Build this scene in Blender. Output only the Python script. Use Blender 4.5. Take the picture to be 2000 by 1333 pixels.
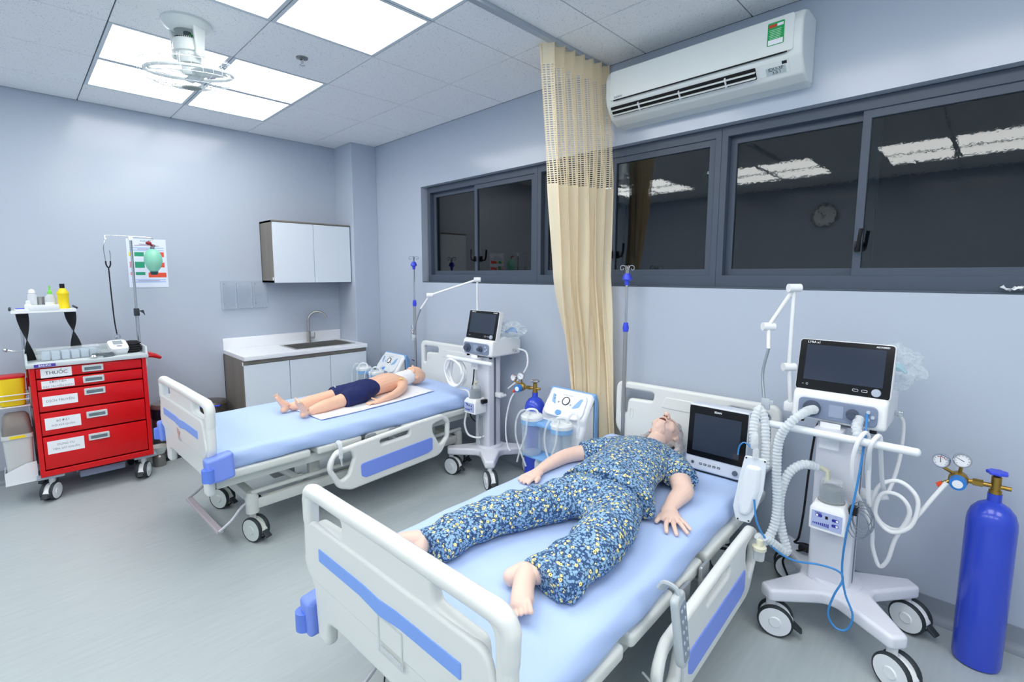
import bpy, bmesh, math, random
from mathutils import Vector, Matrix, noise
random.seed(7)
PI = math.pi
for o in list(bpy.data.objects):
    bpy.data.objects.remove(o)
scene = bpy.context.scene
COL = scene.collection

# ------------------------------------------------------------------ camera, world, exposure
CAM = (5.031, -2.796, 1.536)
YAW, PITCH = 0.7836, 0.1128
cd = bpy.data.cameras.new('camera')
cam = bpy.data.objects.new('camera', cd)
COL.objects.link(cam)
fw = Vector((-math.sin(YAW) * math.cos(PITCH), math.cos(YAW) * math.cos(PITCH), -math.sin(PITCH)))
rt = Vector((math.cos(YAW), math.sin(YAW), 0))
up = rt.cross(fw)
cam.matrix_world = Matrix(((rt.x, up.x, -fw.x, CAM[0]), (rt.y, up.y, -fw.y, CAM[1]), (rt.z, up.z, -fw.z, CAM[2]), (0, 0, 0, 1)))
cd.sensor_width = 36
cd.lens = 954.83 * 36 / 2000
cd.shift_x, cd.shift_y = 0.00884, -0.0118
cd.clip_start = 0.05
scene.camera = cam
w = bpy.data.worlds.new('night')
scene.world = w
w.use_nodes = True
w.node_tree.nodes['Background'].inputs[0].default_value = (0.002, 0.003, 0.006, 1)
w.node_tree.nodes['Background'].inputs[1].default_value = 1.0
scene.view_settings.view_transform = 'Standard'
scene.view_settings.look = 'None'
scene.view_settings.gamma = 1
scene.view_settings.use_curve_mapping = False
scene.view_settings.exposure = 0.0
PANEL_LIGHT = 6.9          # emission of the LED ceiling panels
scene.cycles.use_denoising = True
scene.cycles.max_bounces = 8
scene.cycles.glossy_bounces = 4
scene.cycles.diffuse_bounces = 6
scene.cycles.transparent_max_bounces = 16
scene.cycles.caustics_reflective = False
scene.cycles.caustics_refractive = False

RW, RD, RH = 7.2, 5.6, 2.845      # room: x 0..RW, y 0..-RD, z 0..RH
GX0, GY0 = 0.4519, -0.5275        # ceiling grid origin

# ------------------------------------------------------------------ materials
def lin(c):
    if isinstance(c, str):
        c = tuple(int(c[i:i + 2], 16) / 255 for i in (0, 2, 4))
    return tuple(x / 12.92 if x <= 0.04045 else ((x + 0.055) / 1.055) ** 2.4 for x in c) + (1,)

MATS = {}
def mat(name, col, rough=0.5, metal=0, spec=0.5, trans=0, ior=1.45, alpha=1, coat=0, bump=None, vary=None, emit=0, sub=0, sheen=0):
    if name in MATS:
        return MATS[name]
    m = bpy.data.materials.new(name)
    m.use_nodes = True
    nt = m.node_tree
    b = nt.nodes['Principled BSDF']
    I = b.inputs
    I['Base Color'].default_value = lin(col)
    I['Roughness'].default_value = rough
    I['Metallic'].default_value = metal
    I['Specular IOR Level'].default_value = spec
    I['Transmission Weight'].default_value = trans
    I['IOR'].default_value = ior
    I['Alpha'].default_value = alpha
    I['Coat Weight'].default_value = coat
    if sub:
        I['Subsurface Weight'].default_value = sub
        I['Subsurface Radius'].default_value = (0.012, 0.006, 0.004)
        I['Subsurface Scale'].default_value = 1.0
    if sheen:
        I['Sheen Weight'].default_value = sheen
    if emit:
        I['Emission Color'].default_value = lin(col)
        I['Emission Strength'].default_value = emit
    tc = nt.nodes.new('ShaderNodeTexCoord')
    if vary:   # (scale, amount, stretch)
        sc, am, st = vary
        mp = nt.nodes.new('ShaderNodeMapping'); mp.inputs['Scale'].default_value = st
        nt.links.new(tc.outputs['Object'], mp.inputs[0])
        n = nt.nodes.new('ShaderNodeTexNoise'); n.inputs['Scale'].default_value = sc; n.inputs['Detail'].default_value = 5
        nt.links.new(mp.outputs[0], n.inputs['Vector'])
        mx = nt.nodes.new('ShaderNodeMix'); mx.data_type = 'RGBA'
        base = lin(col)
        mx.inputs['A'].default_value = tuple(x * (1 - am) for x in base[:3]) + (1,)
        mx.inputs['B'].default_value = tuple(min(1, x * (1 + am)) for x in base[:3]) + (1,)
        nt.links.new(n.outputs['Fac'], mx.inputs['Factor'])
        nt.links.new(mx.outputs['Result'], I['Base Color'])
    if bump:   # (scale, strength[, stretch])
        n2 = nt.nodes.new('ShaderNodeTexNoise'); n2.inputs['Scale'].default_value = bump[0]; n2.inputs['Detail'].default_value = 4
        if len(bump) > 2:
            mp2 = nt.nodes.new('ShaderNodeMapping'); mp2.inputs['Scale'].default_value = bump[2]
            nt.links.new(tc.outputs['Object'], mp2.inputs[0]); nt.links.new(mp2.outputs[0], n2.inputs['Vector'])
        else:
            nt.links.new(tc.outputs['Object'], n2.inputs['Vector'])
        bp = nt.nodes.new('ShaderNodeBump'); bp.inputs['Strength'].default_value = bump[1]; bp.inputs['Distance'].default_value = 0.01
        nt.links.new(n2.outputs['Fac'], bp.inputs['Height'])
        nt.links.new(bp.outputs[0], I['Normal'])
    MATS[name] = m
    return m

WALL = mat('wall_paint', 'b8c2d1', 0.17, spec=0.45, bump=(45, 0.02))
FLOOR = mat('vinyl_floor', 'a9b3b6', 0.38, spec=0.4, vary=(9, 0.10, (6, 0.6, 1)), bump=(160, 0.03))
COVE = mat('vinyl_cove', '8d96a0', 0.45)
GRID = mat('ceiling_grid', '4a5563', 0.6)
TILE = mat('ceiling_tile', 'f3f5f7', 0.9, spec=0.2)
def speck(m):
    nt = m.node_tree; b = nt.nodes['Principled BSDF']
    tc = nt.nodes.new('ShaderNodeTexCoord')
    v = nt.nodes.new('ShaderNodeTexVoronoi'); v.inputs['Scale'].default_value = 85
    nt.links.new(tc.outputs['Object'], v.inputs['Vector'])
    n = nt.nodes.new('ShaderNodeTexNoise'); n.inputs['Scale'].default_value = 30
    nt.links.new(tc.outputs['Object'], n.inputs['Vector'])
    mth = nt.nodes.new('ShaderNodeMath'); mth.operation = 'MULTIPLY'; mth.inputs[1].default_value = 0.34
    nt.links.new(n.outputs['Fac'], mth.inputs[0])
    lt = nt.nodes.new('ShaderNodeMath'); lt.operation = 'LESS_THAN'
    nt.links.new(v.outputs['Distance'], lt.inputs[0]); nt.links.new(mth.outputs[0], lt.inputs[1])
    mx = nt.nodes.new('ShaderNodeMix'); mx.data_type = 'RGBA'
    mx.inputs['A'].default_value = lin('f3f5f7'); mx.inputs['B'].default_value = lin('b9bec6')
    nt.links.new(lt.outputs[0], mx.inputs['Factor']); nt.links.new(mx.outputs['Result'], b.inputs['Base Color'])
speck(TILE)
LED = mat('led_diffuser', 'fffdf8', 0.5, emit=PANEL_LIGHT)
LEDFR = mat('led_frame', 'd2dbe2', 0.5)
ALU = mat('slate_aluminium', '4b5665', 0.42, spec=0.4)
ALUD = mat('slate_seal', '14181c', 0.5)
WHITE = mat('white_plastic', 'e9ecef', 0.32)
WHITE2 = mat('white_enamel', 'e4e9ee', 0.25)
ABS = mat('bed_abs', 'e2e5e2', 0.34)
STEELP = mat('bed_steel_paint', 'd5d8d3', 0.38)
GREYM = mat('grey_machine', 'dcdfe8', 0.36)
BLUEP = mat('periwinkle_plastic', '7d98ee', 0.4)
BLUEB = mat('bright_blue_plastic', '3f52e0', 0.35)
BLUES = mat('stripe_blue', '7da7f2', 0.4)
LBLUE = mat('suction_blue', '7fb0e4', 0.35)
BLACK = mat('black_plastic', '101114', 0.35)
RUBBER = mat('dark_rubber', '2b3338', 0.6)
DARK = mat('dark_cavity', '0c0e10', 0.8)
CHROME = mat('chrome', 'd8dade', 0.14, metal=1)
STEEL = mat('brushed_steel', 'bdbcb8', 0.36, metal=1)
BRASS = mat('brass', 'b6934a', 0.32, metal=1)
RED = mat('red_enamel', 'd2040f', 0.28)
REDP = mat('red_plastic', 'c8101a', 0.35)
TANK = mat('tank_blue', '2f49c6', 0.25, coat=0.3, bump=(25, 0.02))
PAPER = mat('paper_white', 'eef1f6', 0.7)
INK = mat('ink', '2a3038', 0.7)
INKG = mat('ink_grey', '7c8594', 0.7)
WOOD = mat('grey_oak', '7d7870', 0.55, vary=(14, 0.28, (1, 1, 0.08)))
DOORW = mat('cabinet_white', 'dde6ef', 0.3)
STONE = mat('worktop_white', 'eceff4', 0.2, vary=(120, 0.03, (1, 1, 1)))
SHEET = mat('sheet_blue', 'b3cbf5', 0.75, sheen=0.1, bump=(5, 0.35, (1, 0.35, 1)))
CLOTHW = mat('towel_white', 'eef0f8', 0.85, bump=(30, 0.3))
SKIN = mat('skin_old', 'e6c7b9', 0.5, sub=0.12, vary=(9, 0.10, (1, 1, 1)), bump=(60, 0.12))
SKINC = mat('skin_child', 'edbfa4', 0.42, sub=0.12, vary=(5, 0.06, (1, 1, 1)))
NAVY = mat('navy_cloth', '16225a', 0.8, bump=(25, 0.5))
SCREEN = mat('screen_glass', '2d3646', 0.12, spec=0.6)
BEZEL = mat('screen_bezel', '0c0d10', 0.16)
SLOT = mat('slate_panel', '7f8da6', 0.4)
TUBEW = mat('white_hose', 'eef0f2', 0.35)
BLUET = mat('blue_tube', '3b86c8', 0.3)
GREYB = mat('grey_bin', 'c9cdcd', 0.45)
LIDB = mat('grey_lid', '7b7672', 0.4)
YEL = mat('yellow_plastic', 'f0d61c', 0.4)
ORANGE = mat('orange_plastic', 'f0562a', 0.4)
GREEN = mat('label_green', '17a35a', 0.5)
def clear(name, col, amount, rough=0.08):
    """thin translucent plastic: part see-through, part glossy"""
    if name in MATS:
        return MATS[name]
    m = bpy.data.materials.new(name); m.use_nodes = True
    nt = m.node_tree; b = nt.nodes['Principled BSDF']; out = nt.nodes['Material Output']
    b.inputs['Base Color'].default_value = lin(col); b.inputs['Roughness'].default_value = rough
    t = nt.nodes.new('ShaderNodeBsdfTransparent')
    t.inputs[0].default_value = tuple(0.9 + 0.1 * x for x in lin(col)[:3]) + (1,)
    lw = nt.nodes.new('ShaderNodeLayerWeight'); lw.inputs[0].default_value = 0.35
    mr = nt.nodes.new('ShaderNodeMapRange'); mr.inputs['To Min'].default_value = amount; mr.inputs['To Max'].default_value = min(1, amount + 0.55)
    nt.links.new(lw.outputs['Facing'], mr.inputs['Value'])
    mx = nt.nodes.new('ShaderNodeMixShader')
    nt.links.new(mr.outputs[0], mx.inputs[0]); nt.links.new(t.outputs[0], mx.inputs[1]); nt.links.new(b.outputs[0], mx.inputs[2])
    nt.links.new(mx.outputs[0], out.inputs[0])
    MATS[name] = m
    return m
CLEAR = clear('clear_plastic', 'e8eef2', 0.14)
CLEAR2 = clear('cloudy_plastic', 'eef3f6', 0.38, 0.2)
CORR = clear('corrugated_plastic', 'e9f0f4', 0.5, 0.2)
JAR = clear('jar_plastic', 'dfeaf2', 0.12)
ACRY = clear('acrylic', 'eaf0f6', 0.05)
BAGC = clear('crinkled_film', 'e6f0f5', 0.12)
GREENB = clear('green_silicone', '8fe0c4', 0.72, 0.25)
def glass_mat():
    m = bpy.data.materials.new('window_glass'); m.use_nodes = True
    nt = m.node_tree; out = nt.nodes['Material Output']; nt.nodes.remove(nt.nodes['Principled BSDF'])
    t = nt.nodes.new('ShaderNodeBsdfTransparent'); t.inputs[0].default_value = (0.55, 0.6, 0.62, 1)
    g = nt.nodes.new('ShaderNodeBsdfGlossy'); g.inputs['Roughness'].default_value = 0.015
    tc = nt.nodes.new('ShaderNodeTexCoord'); n = nt.nodes.new('ShaderNodeTexNoise'); n.inputs['Scale'].default_value = 60
    nt.links.new(tc.outputs['Object'], n.inputs['Vector'])
    bp = nt.nodes.new('ShaderNodeBump'); bp.inputs['Strength'].default_value = 0.006; bp.inputs['Distance'].default_value = 0.01
    nt.links.new(n.outputs['Fac'], bp.inputs['Height']); nt.links.new(bp.outputs[0], g.inputs['Normal'])
    f = nt.nodes.new('ShaderNodeFresnel'); f.inputs[0].default_value = 1.72
    mx = nt.nodes.new('ShaderNodeMixShader')
    nt.links.new(f.outputs[0], mx.inputs[0]); nt.links.new(t.outputs[0], mx.inputs[1]); nt.links.new(g.outputs[0], mx.inputs[2])
    nt.links.new(mx.outputs[0], out.inputs[0])
    return m
GLASS = glass_mat()
def floral():
    m = bpy.data.materials.new('floral_cotton'); m.use_nodes = True
    nt = m.node_tree; b = nt.nodes['Principled BSDF']; b.inputs['Roughness'].default_value = 0.85
    N = nt.nodes.new; Lk = nt.links.new
    tc = N('ShaderNodeTexCoord')
    def vor(scale):
        v = N('ShaderNodeTexVoronoi'); v.inputs['Scale'].default_value = scale; Lk(tc.outputs['Object'], v.inputs['Vector']); return v
    def lt(a, th):
        k = N('ShaderNodeMath'); k.operation = 'LESS_THAN'; k.inputs[1].default_value = th; Lk(a, k.inputs[0]); return k.outputs[0]
    def mix(f, a, c):
        k = N('ShaderNodeMix'); k.data_type = 'RGBA'; Lk(f, k.inputs['Factor'])
        if isinstance(a, str): k.inputs['A'].default_value = lin(a)
        else: Lk(a, k.inputs['A'])
        k.inputs['B'].default_value = lin(c); return k.outputs['Result']
    leaf = vor(105); dots = vor(150); fl = vor(45)
    n = N('ShaderNodeTexNoise'); n.inputs['Scale'].default_value = 120; Lk(tc.outputs['Object'], n.inputs['Vector'])
    c = mix(lt(leaf.outputs['Distance'], 0.52), '32527f', '89aed2')
    c = mix(lt(dots.outputs['Distance'], 0.24), c, '8fb6a8')
    c = mix(lt(n.outputs['Fac'], 0.37), c, '18305e')
    # five-petalled flowers: the petal edge wobbles with a finer voronoi
    wob = vor(190); ad = N('ShaderNodeMath'); ad.operation = 'MULTIPLY_ADD'; ad.inputs[1].default_value = 0.22; Lk(wob.outputs['Distance'], ad.inputs[0]); Lk(fl.outputs['Distance'], ad.inputs[2])
    c = mix(lt(ad.outputs[0], 0.45), c, '1c3464')
    c = mix(lt(ad.outputs[0], 0.385), c, 'f4eaa0')
    c = mix(lt(fl.outputs['Distance'], 0.10), c, '6a5a28')
    Lk(c, b.inputs['Base Color'])
    n2 = N('ShaderNodeTexNoise'); n2.inputs['Scale'].default_value = 16; Lk(tc.outputs['Object'], n2.inputs['Vector'])
    bp = N('ShaderNodeBump'); bp.inputs['Strength'].default_value = 0.45; bp.inputs['Distance'].default_value = 0.02
    Lk(n2.outputs['Fac'], bp.inputs['Height']); Lk(bp.outputs[0], b.inputs['Normal'])
    return m
FLORAL = floral()
HAIR = mat('grey_hair', 'b2aeae', 0.5, vary=(40, 0.4, (1, 0.12, 1)), bump=(60, 0.8, (1, 0.1, 1)))

# ------------------------------------------------------------------ mesh helpers
def rnd(poly, r=0.02, n=5):
    """round the corners of a 2-D polygon; r a number or one per corner"""
    out = []
    k = len(poly)
    for i in range(k):
        p = Vector(poly[i]); a = Vector(poly[i - 1]) - p; b = Vector(poly[(i + 1) % k]) - p
        rr = r[i] if isinstance(r, (list, tuple)) else r
        la, lb = a.length, b.length
        a.normalize(); b.normalize()
        ang = a.angle(b, PI)
        if rr <= 1e-5 or ang > PI - 0.02:
            out.append(tuple(p)); continue
        t = min(rr / math.tan(ang / 2), la * 0.49, lb * 0.49)
        s, e = p + a * t, p + b * t
        for j in range(n + 1):
            q = j / n
            out.append(tuple(s * (1 - q) ** 2 + p * 2 * q * (1 - q) + e * q * q))
    return out
def rect(w, h, cx=0, cy=0):
    return [(cx - w / 2, cy - h / 2), (cx + w / 2, cy - h / 2), (cx + w / 2, cy + h / 2), (cx - w / 2, cy + h / 2)]
UPR = Matrix(((1, 0, 0, 0), (0, 0, -1, 0), (0, 1, 0, 0), (0, 0, 0, 1)))      # 2-D (u,w) drawn upright in x,z facing -y
SIDE = Matrix(((0, 0, 1, 0), (1, 0, 0, 0), (0, 1, 0, 0), (0, 0, 0, 1)))      # 2-D (u,w) -> y,z facing +x
def T(x=0, y=0, z=0): return Matrix.Translation((x, y, z))
def RX(a): return Matrix.Rotation(a, 4, 'X')
def RY(a): return Matrix.Rotation(a, 4, 'Y')
def RZ(a): return Matrix.Rotation(a, 4, 'Z')
def evaluated(data):
    ob = bpy.data.objects.new('tmp', data); COL.objects.link(ob)
    bpy.context.view_layer.update()
    dg = bpy.context.evaluated_depsgraph_get()
    me = bpy.data.meshes.new_from_object(ob.evaluated_get(dg))
    bpy.data.objects.remove(ob)
    return me

class B:
    """collects shapes for ONE mesh object"""
    def __init__(self): self.v = []; self.f = []
    def add(self, vs, fs, m=None):
        k = len(self.v)
        self.v += [tuple(m @ Vector(p)) for p in vs] if m is not None else [tuple(p) for p in vs]
        self.f += [tuple(i + k for i in f) for f in fs]
        return self
    def mesh(self, me, m=None):
        self.add([v.co for v in me.vertices], [tuple(p.vertices) for p in me.polygons], m)
        bpy.data.meshes.remove(me); return self
    def box(self, c, s, bev=0, m=None, seg=2):
        bm = bmesh.new(); bmesh.ops.create_cube(bm, size=1)
        for v in bm.verts: v.co = Vector((v.co.x * s[0], v.co.y * s[1], v.co.z * s[2]))
        if bev: bmesh.ops.bevel(bm, geom=list(bm.edges), offset=bev, segments=seg, profile=0.5, affect='EDGES')
        bm.verts.index_update()
        mm = T(*c) if m is None else m @ T(*c)
        self.add([v.co for v in bm.verts], [[v.index for v in f.verts] for f in bm.faces], mm); bm.free(); return self
    def cyl(self, p0, p1, r0, r1=None, n=16, m=None):
        r1 = r0 if r1 is None else r1
        p0, p1 = Vector(p0), Vector(p1); d = (p1 - p0).normalized()
        a = d.orthogonal().normalized(); b = d.cross(a)
        vs = []
        for p, r in ((p0, r0), (p1, r1)):
            for i in range(n):
                t = 2 * PI * i / n; vs.append(p + (a * math.cos(t) + b * math.sin(t)) * r)
        fs = [(i, (i + 1) % n, n + (i + 1) % n, n + i) for i in range(n)] + [tuple(range(n - 1, -1, -1)), tuple(range(n, 2 * n))]
        return self.add(vs, fs, m)
    def tube(self, pts, r, n=8, closed=False, m=None, smooth=0, flat=1.0):
        pts = [Vector(p) for p in pts]
        if smooth: pts = spline(pts, smooth, closed)
        k = len(pts); rs = r if isinstance(r, (list, tuple)) else [r] * k
        if len(rs) != k: rs = [rs[min(len(rs) - 1, int(i * (len(rs) - 1) / (k - 1) + 0.5))] for i in range(k)]
        tan = []
        for i in range(k):
            a = pts[i - 1] if (i > 0 or closed) else pts[i]; b = pts[(i + 1) % k] if (i < k - 1 or closed) else pts[i]
            d = (b - a); tan.append(d.normalized() if d.length > 1e-9 else Vector((0, 0, 1)))
        nrm = tan[0].orthogonal().normalized(); vs = []
        for i in range(k):
            nrm = nrm - tan[i] * nrm.dot(tan[i]); nrm.normalize(); bn = tan[i].cross(nrm)
            for j in range(n):
                t = 2 * PI * j / n; vs.append(pts[i] + (nrm * math.cos(t) + bn * math.sin(t) * flat) * rs[i])
        fs = []
        for i in range(k if closed else k - 1):
            i2 = (i + 1) % k
            for j in range(n): fs.append((i * n + j, i * n + (j + 1) % n, i2 * n + (j + 1) % n, i2 * n + j))
        if not closed: fs += [tuple(range(n - 1, -1, -1)), tuple(range((k - 1) * n, k * n))]
        return self.add(vs, fs, m)
    def lathe(self, prof, n=24, m=None, sx=1.0, sy=1.0):
        vs = []; k = len(prof)
        for r, z in prof:
            for j in range(n):
                t = 2 * PI * j / n; vs.append((r * math.cos(t) * sx, r * math.sin(t) * sy, z))
        fs = [(i * n + j, i * n + (j + 1) % n, (i + 1) * n + (j + 1) % n, (i + 1) * n + j) for i in range(k - 1) for j in range(n)]
        if prof[0][0] > 0.0015:      # a ring: close the profile instead of capping it
            fs += [((k - 1) * n + j, (k - 1) * n + (j + 1) % n, (j + 1) % n, j) for j in range(n)]
        else:
            fs += [tuple(range(n - 1, -1, -1)), tuple(range((k - 1) * n, k * n))]
        return self.add(vs, fs, m)
    def ell(self, c, r, m=None, n=16):
        prof = [(math.sin(PI * i / n), -math.cos(PI * i / n)) for i in range(n + 1)]
        prof[0] = (0.001, -1); prof[-1] = (0.001, 1)
        mm = T(*c) @ Matrix.Diagonal((r[0], r[1], r[2], 1))
        return self.lathe(prof, n + 4, mm if m is None else m @ mm)
    def ext(self, loops, depth, bev=0, m=None, res=2):
        cu = bpy.data.curves.new('tmp', 'CURVE'); cu.dimensions = '2D'; cu.fill_mode = 'BOTH'
        cu.extrude = max(depth / 2 - bev, 0.0001); cu.bevel_depth = bev; cu.bevel_resolution = res; cu.offset = -bev
        for lp in loops:
            s = cu.splines.new('POLY'); s.points.add(len(lp) - 1); s.use_cyclic_u = True
            for i, p in enumerate(lp): s.points[i].co = (p[0], p[1], 0, 1)
        me = evaluated(cu); bpy.data.curves.remove(cu)
        return self.mesh(me, m)
    def text(self, body, size, m=None, ax='CENTER', depth=0.0002, bold=0.0):
        cu = bpy.data.curves.new('tmp', 'FONT'); cu.body = body; cu.size = size; cu.align_x = ax; cu.align_y = 'CENTER'
        cu.extrude = depth; cu.offset = bold; cu.resolution_u = 2
        me = evaluated(cu); bpy.data.curves.remove(cu)
        return self.mesh(me, m)
    def surf(self, fn, nu, nv, thick=0.0, closed_u=False, m=None):
        vs = [fn(i / (nu if closed_u else nu - 1), j / (nv - 1)) for j in range(nv) for i in range(nu)]
        fs = []
        for j in range(nv - 1):
            for i in range(nu if closed_u else nu - 1):
                i2 = (i + 1) % nu
                fs.append((j * nu + i, j * nu + i2, (j + 1) * nu + i2, (j + 1) * nu + i))
        return self.add(vs, fs, m)
    def obj(self, name, material, parent=None, ang=35, label=None, loc=None, rz=0, solid=0, uv=None):
        me = bpy.data.meshes.new(name); me.from_pydata(self.v, [], self.f); me.validate(); me.update()
        me.materials.append(material)
        if ang:
            me.shade_smooth()
            me.set_sharp_from_angle(angle=math.radians(ang))
        o = bpy.data.objects.new(name, me); COL.objects.link(o)
        if parent is not None: o.parent = parent
        if loc is not None: o.location = loc
        if rz: o.rotation_euler = (0, 0, rz)
        if label: o['label'] = label
        if solid:
            md = o.modifiers.new('thickness', 'SOLIDIFY'); md.thickness = solid; md.offset = 0
        return o
def spline(pts, k, closed=False):
    n = len(pts); out = []
    rng = range(n if closed else n - 1)
    for i in rng:
        p0 = pts[i - 1] if (i > 0 or closed) else pts[i] * 2 - pts[i + 1]
        p1, p2 = pts[i], pts[(i + 1) % n]
        p3 = pts[(i + 2) % n] if (i + 2 < n or closed) else p2 * 2 - p1
        for j in range(k):
            t = j / k
            out.append(0.5 * ((2 * p1) + (p2 - p0) * t + (2 * p0 - 5 * p1 + 4 * p2 - p3) * t * t + (3 * p1 - p0 - 3 * p2 + p3) * t ** 3))
    if not closed: out.append(pts[-1])
    return out
def tag(o, label=None, cat=None, group=None, kind=None):
    if label: o['label'] = label
    if cat: o['category'] = cat
    if group: o['group'] = group
    if kind: o['kind'] = kind
    return o
def thing(name, label, cat, loc=(0, 0, 0), rz=0, group=None):
    o = bpy.data.objects.new(name, None); COL.objects.link(o)
    o.empty_display_size = 0.1
    o.location = loc; o.rotation_euler = (0, 0, rz)
    return tag(o, label, cat, group)
def dup(o, name=None, parent=None, loc=None, rz=None):
    c = o.copy(); COL.objects.link(c); c.parent = parent
    if name: c.name = name
    if loc is not None: c.location = loc
    if rz is not None: c.rotation_euler = (0, 0, rz)
    for ch in list(o.children): dup(ch, None, c)
    return c
def struct(o): o['kind'] = 'structure'; return o

# ------------------------------------------------------------------ room shell
WX0, WX1, WZ0, WZ1 = 1.154, 6.62, 1.453, 2.344
floor_bm = B().box((RW / 2, -RD / 2, -0.05), (RW + 0.4, RD + 0.4, 0.1))
struct(floor_bm.obj('floor', FLOOR, ang=0))
b = B()
b.box((WX0 / 2 - 0.1, 0.1, RH / 2), (WX0 + 0.2, 0.2, RH))
b.box(((WX1 + RW + 0.2) / 2, 0.1, RH / 2), (RW + 0.2 - WX1, 0.2, RH))
b.box(((WX0 + WX1) / 2, 0.1, WZ0 / 2), (WX1 - WX0, 0.2, WZ0))
b.box(((WX0 + WX1) / 2, 0.1, (WZ1 + RH) / 2), (WX1 - WX0, 0.2, RH - WZ1))
struct(b.obj('wall_window', WALL, ang=0))
struct(B().box((-0.1, -RD / 2, RH / 2), (0.2, RD, RH)).obj('wall_left', WALL, ang=0))
struct(B().box((RW / 2, -RD - 0.1, RH / 2), (RW + 0.4, 0.2, RH)).obj('wall_rear', WALL, ang=0))
struct(B().box((RW + 0.1, -RD / 2, RH / 2), (0.2, RD, RH)).obj('wall_right', WALL, ang=0))
struct(B().box((0.185, -0.14, RH / 2), (0.37, 0.28, RH), 0.004).obj('wall_column', WALL, ang=0))
def cove(name, x0, y0, x1, y1, nx, ny):
    """coved vinyl skirting between two floor points; (nx, ny) points into the room"""
    prof = [(0.0, 0.0), (0.045, 0.0), (0.045, 0.002), (0.028, 0.006), (0.014, 0.018), (0.007, 0.036), (0.005, 0.1), (0.0, 0.1)]
    vs = []
    for x, y in ((x0, y0), (x1, y1)):
        vs += [(x + nx * d, y + ny * d, z) for d, z in prof]
    k = len(prof)
    fs = [(i, (i + 1) % k, k + (i + 1) % k, k + i) for i in range(k)] + [tuple(range(k)), tuple(range(2 * k - 1, k - 1, -1))]
    return struct(B().add(vs, fs).obj(name, COVE, ang=60))
cove('baseboard_window', 0.37, 0, RW, 0, 0, -1)
cove('baseboard_left', 0, -0.28, 0, -RD, 1, 0)
cove('baseboard_rear', 0, -RD, RW, -RD, 0, 1)
cove('baseboard_right', RW, 0, RW, -RD, -1, 0)

# ceiling: dark grid and one object per mineral tile
ceil = struct(B().box((RW / 2, -RD / 2, RH + 0.06), (RW + 0.4, RD + 0.4, 0.1)).obj('ceiling', GRID, ang=0))
LIGHTS = {}
for bi, i0 in enumerate((0, 3, 6, 9)):
    for bj, j0 in enumerate((1, 5)):
        for di in (0, 1):
            for dj in (0, 1):
                LIGHTS[(i0 + di, j0 + dj)] = (bi, bj, di, dj)
xs = [0.0] + [GX0 + 0.6 * i for i in range(0, 12)] + [RW]
ys = [0.0] + [GY0 - 0.6 * j for j in range(0, 9)] + [-RD]
tiles = {}
for a in range(len(xs) - 1):
    for c in range(len(ys) - 1):
        x0, x1, y1, y0 = xs[a], xs[a + 1], ys[c], ys[c + 1]
        if x1 - x0 < 0.02 or y1 - y0 < 0.02 or (a - 1, c - 1) in LIGHTS: continue
        sx, sy = x1 - x0 - 0.006, y1 - y0 - 0.006
        key = (round(sx, 3), round(sy, 3))
        if key not in tiles:
            t = B().box((0, 0, 0), (sx, sy, 0.014), 0.002, seg=1).obj('tile', TILE, ceil, ang=0)
            tiles[key] = t
        else:
            t = tiles[key].copy(); COL.objects.link(t)
        t.location = ((x0 + x1) / 2, (y0 + y1) / 2, RH + 0.007)
# LED panels
pr = None
where = {0: 'over the red trolley end of the room', 1: 'over the foot of the two beds', 2: 'above the ventilator side', 3: 'at the far end behind the photographer'}
for (i, j), (bi, bj, di, dj) in LIGHTS.items():
    cx, cy = GX0 + 0.6 * i + 0.3, GY0 - 0.6 * j - 0.3
    if cx + 0.3 > RW or cy - 0.3 < -RD: continue
    t = thing('led_panel', '', 'ceiling light', (cx, cy, RH), 0, 'square LED ceiling panels')
    block = ['by the ceiling fan', 'in mid ceiling', 'above the ventilator', 'at the end wall'][bi]
    if bj == 0:
        t['label'] = 'lit square panel %s, %s, %s of its four' % (block, ['poster side', 'camera side'][di], ['nearer the window'  , 'farther from the window'][dj])
    else:
        t['label'] = 'lit square rear panel %s, %s, %s' % (block, ['poster side', 'camera side'][di], ['inner', 'outer'][dj])
    if pr is None:
        fr = B().ext([rect(0.594, 0.594), rect(0.555, 0.555)], 0.012, 0.0, T(0, 0, 0.006)).obj('frame', LEDFR, t, ang=0)
        df = B().box((0, 0, 0.009), (0.556, 0.556, 0.004)).obj('diffuser', LED, t, ang=0)
        pr = (fr, df)
    else:
        for q in pr:
            c = q.copy(); COL.objects.link(c); c.parent = t

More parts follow.
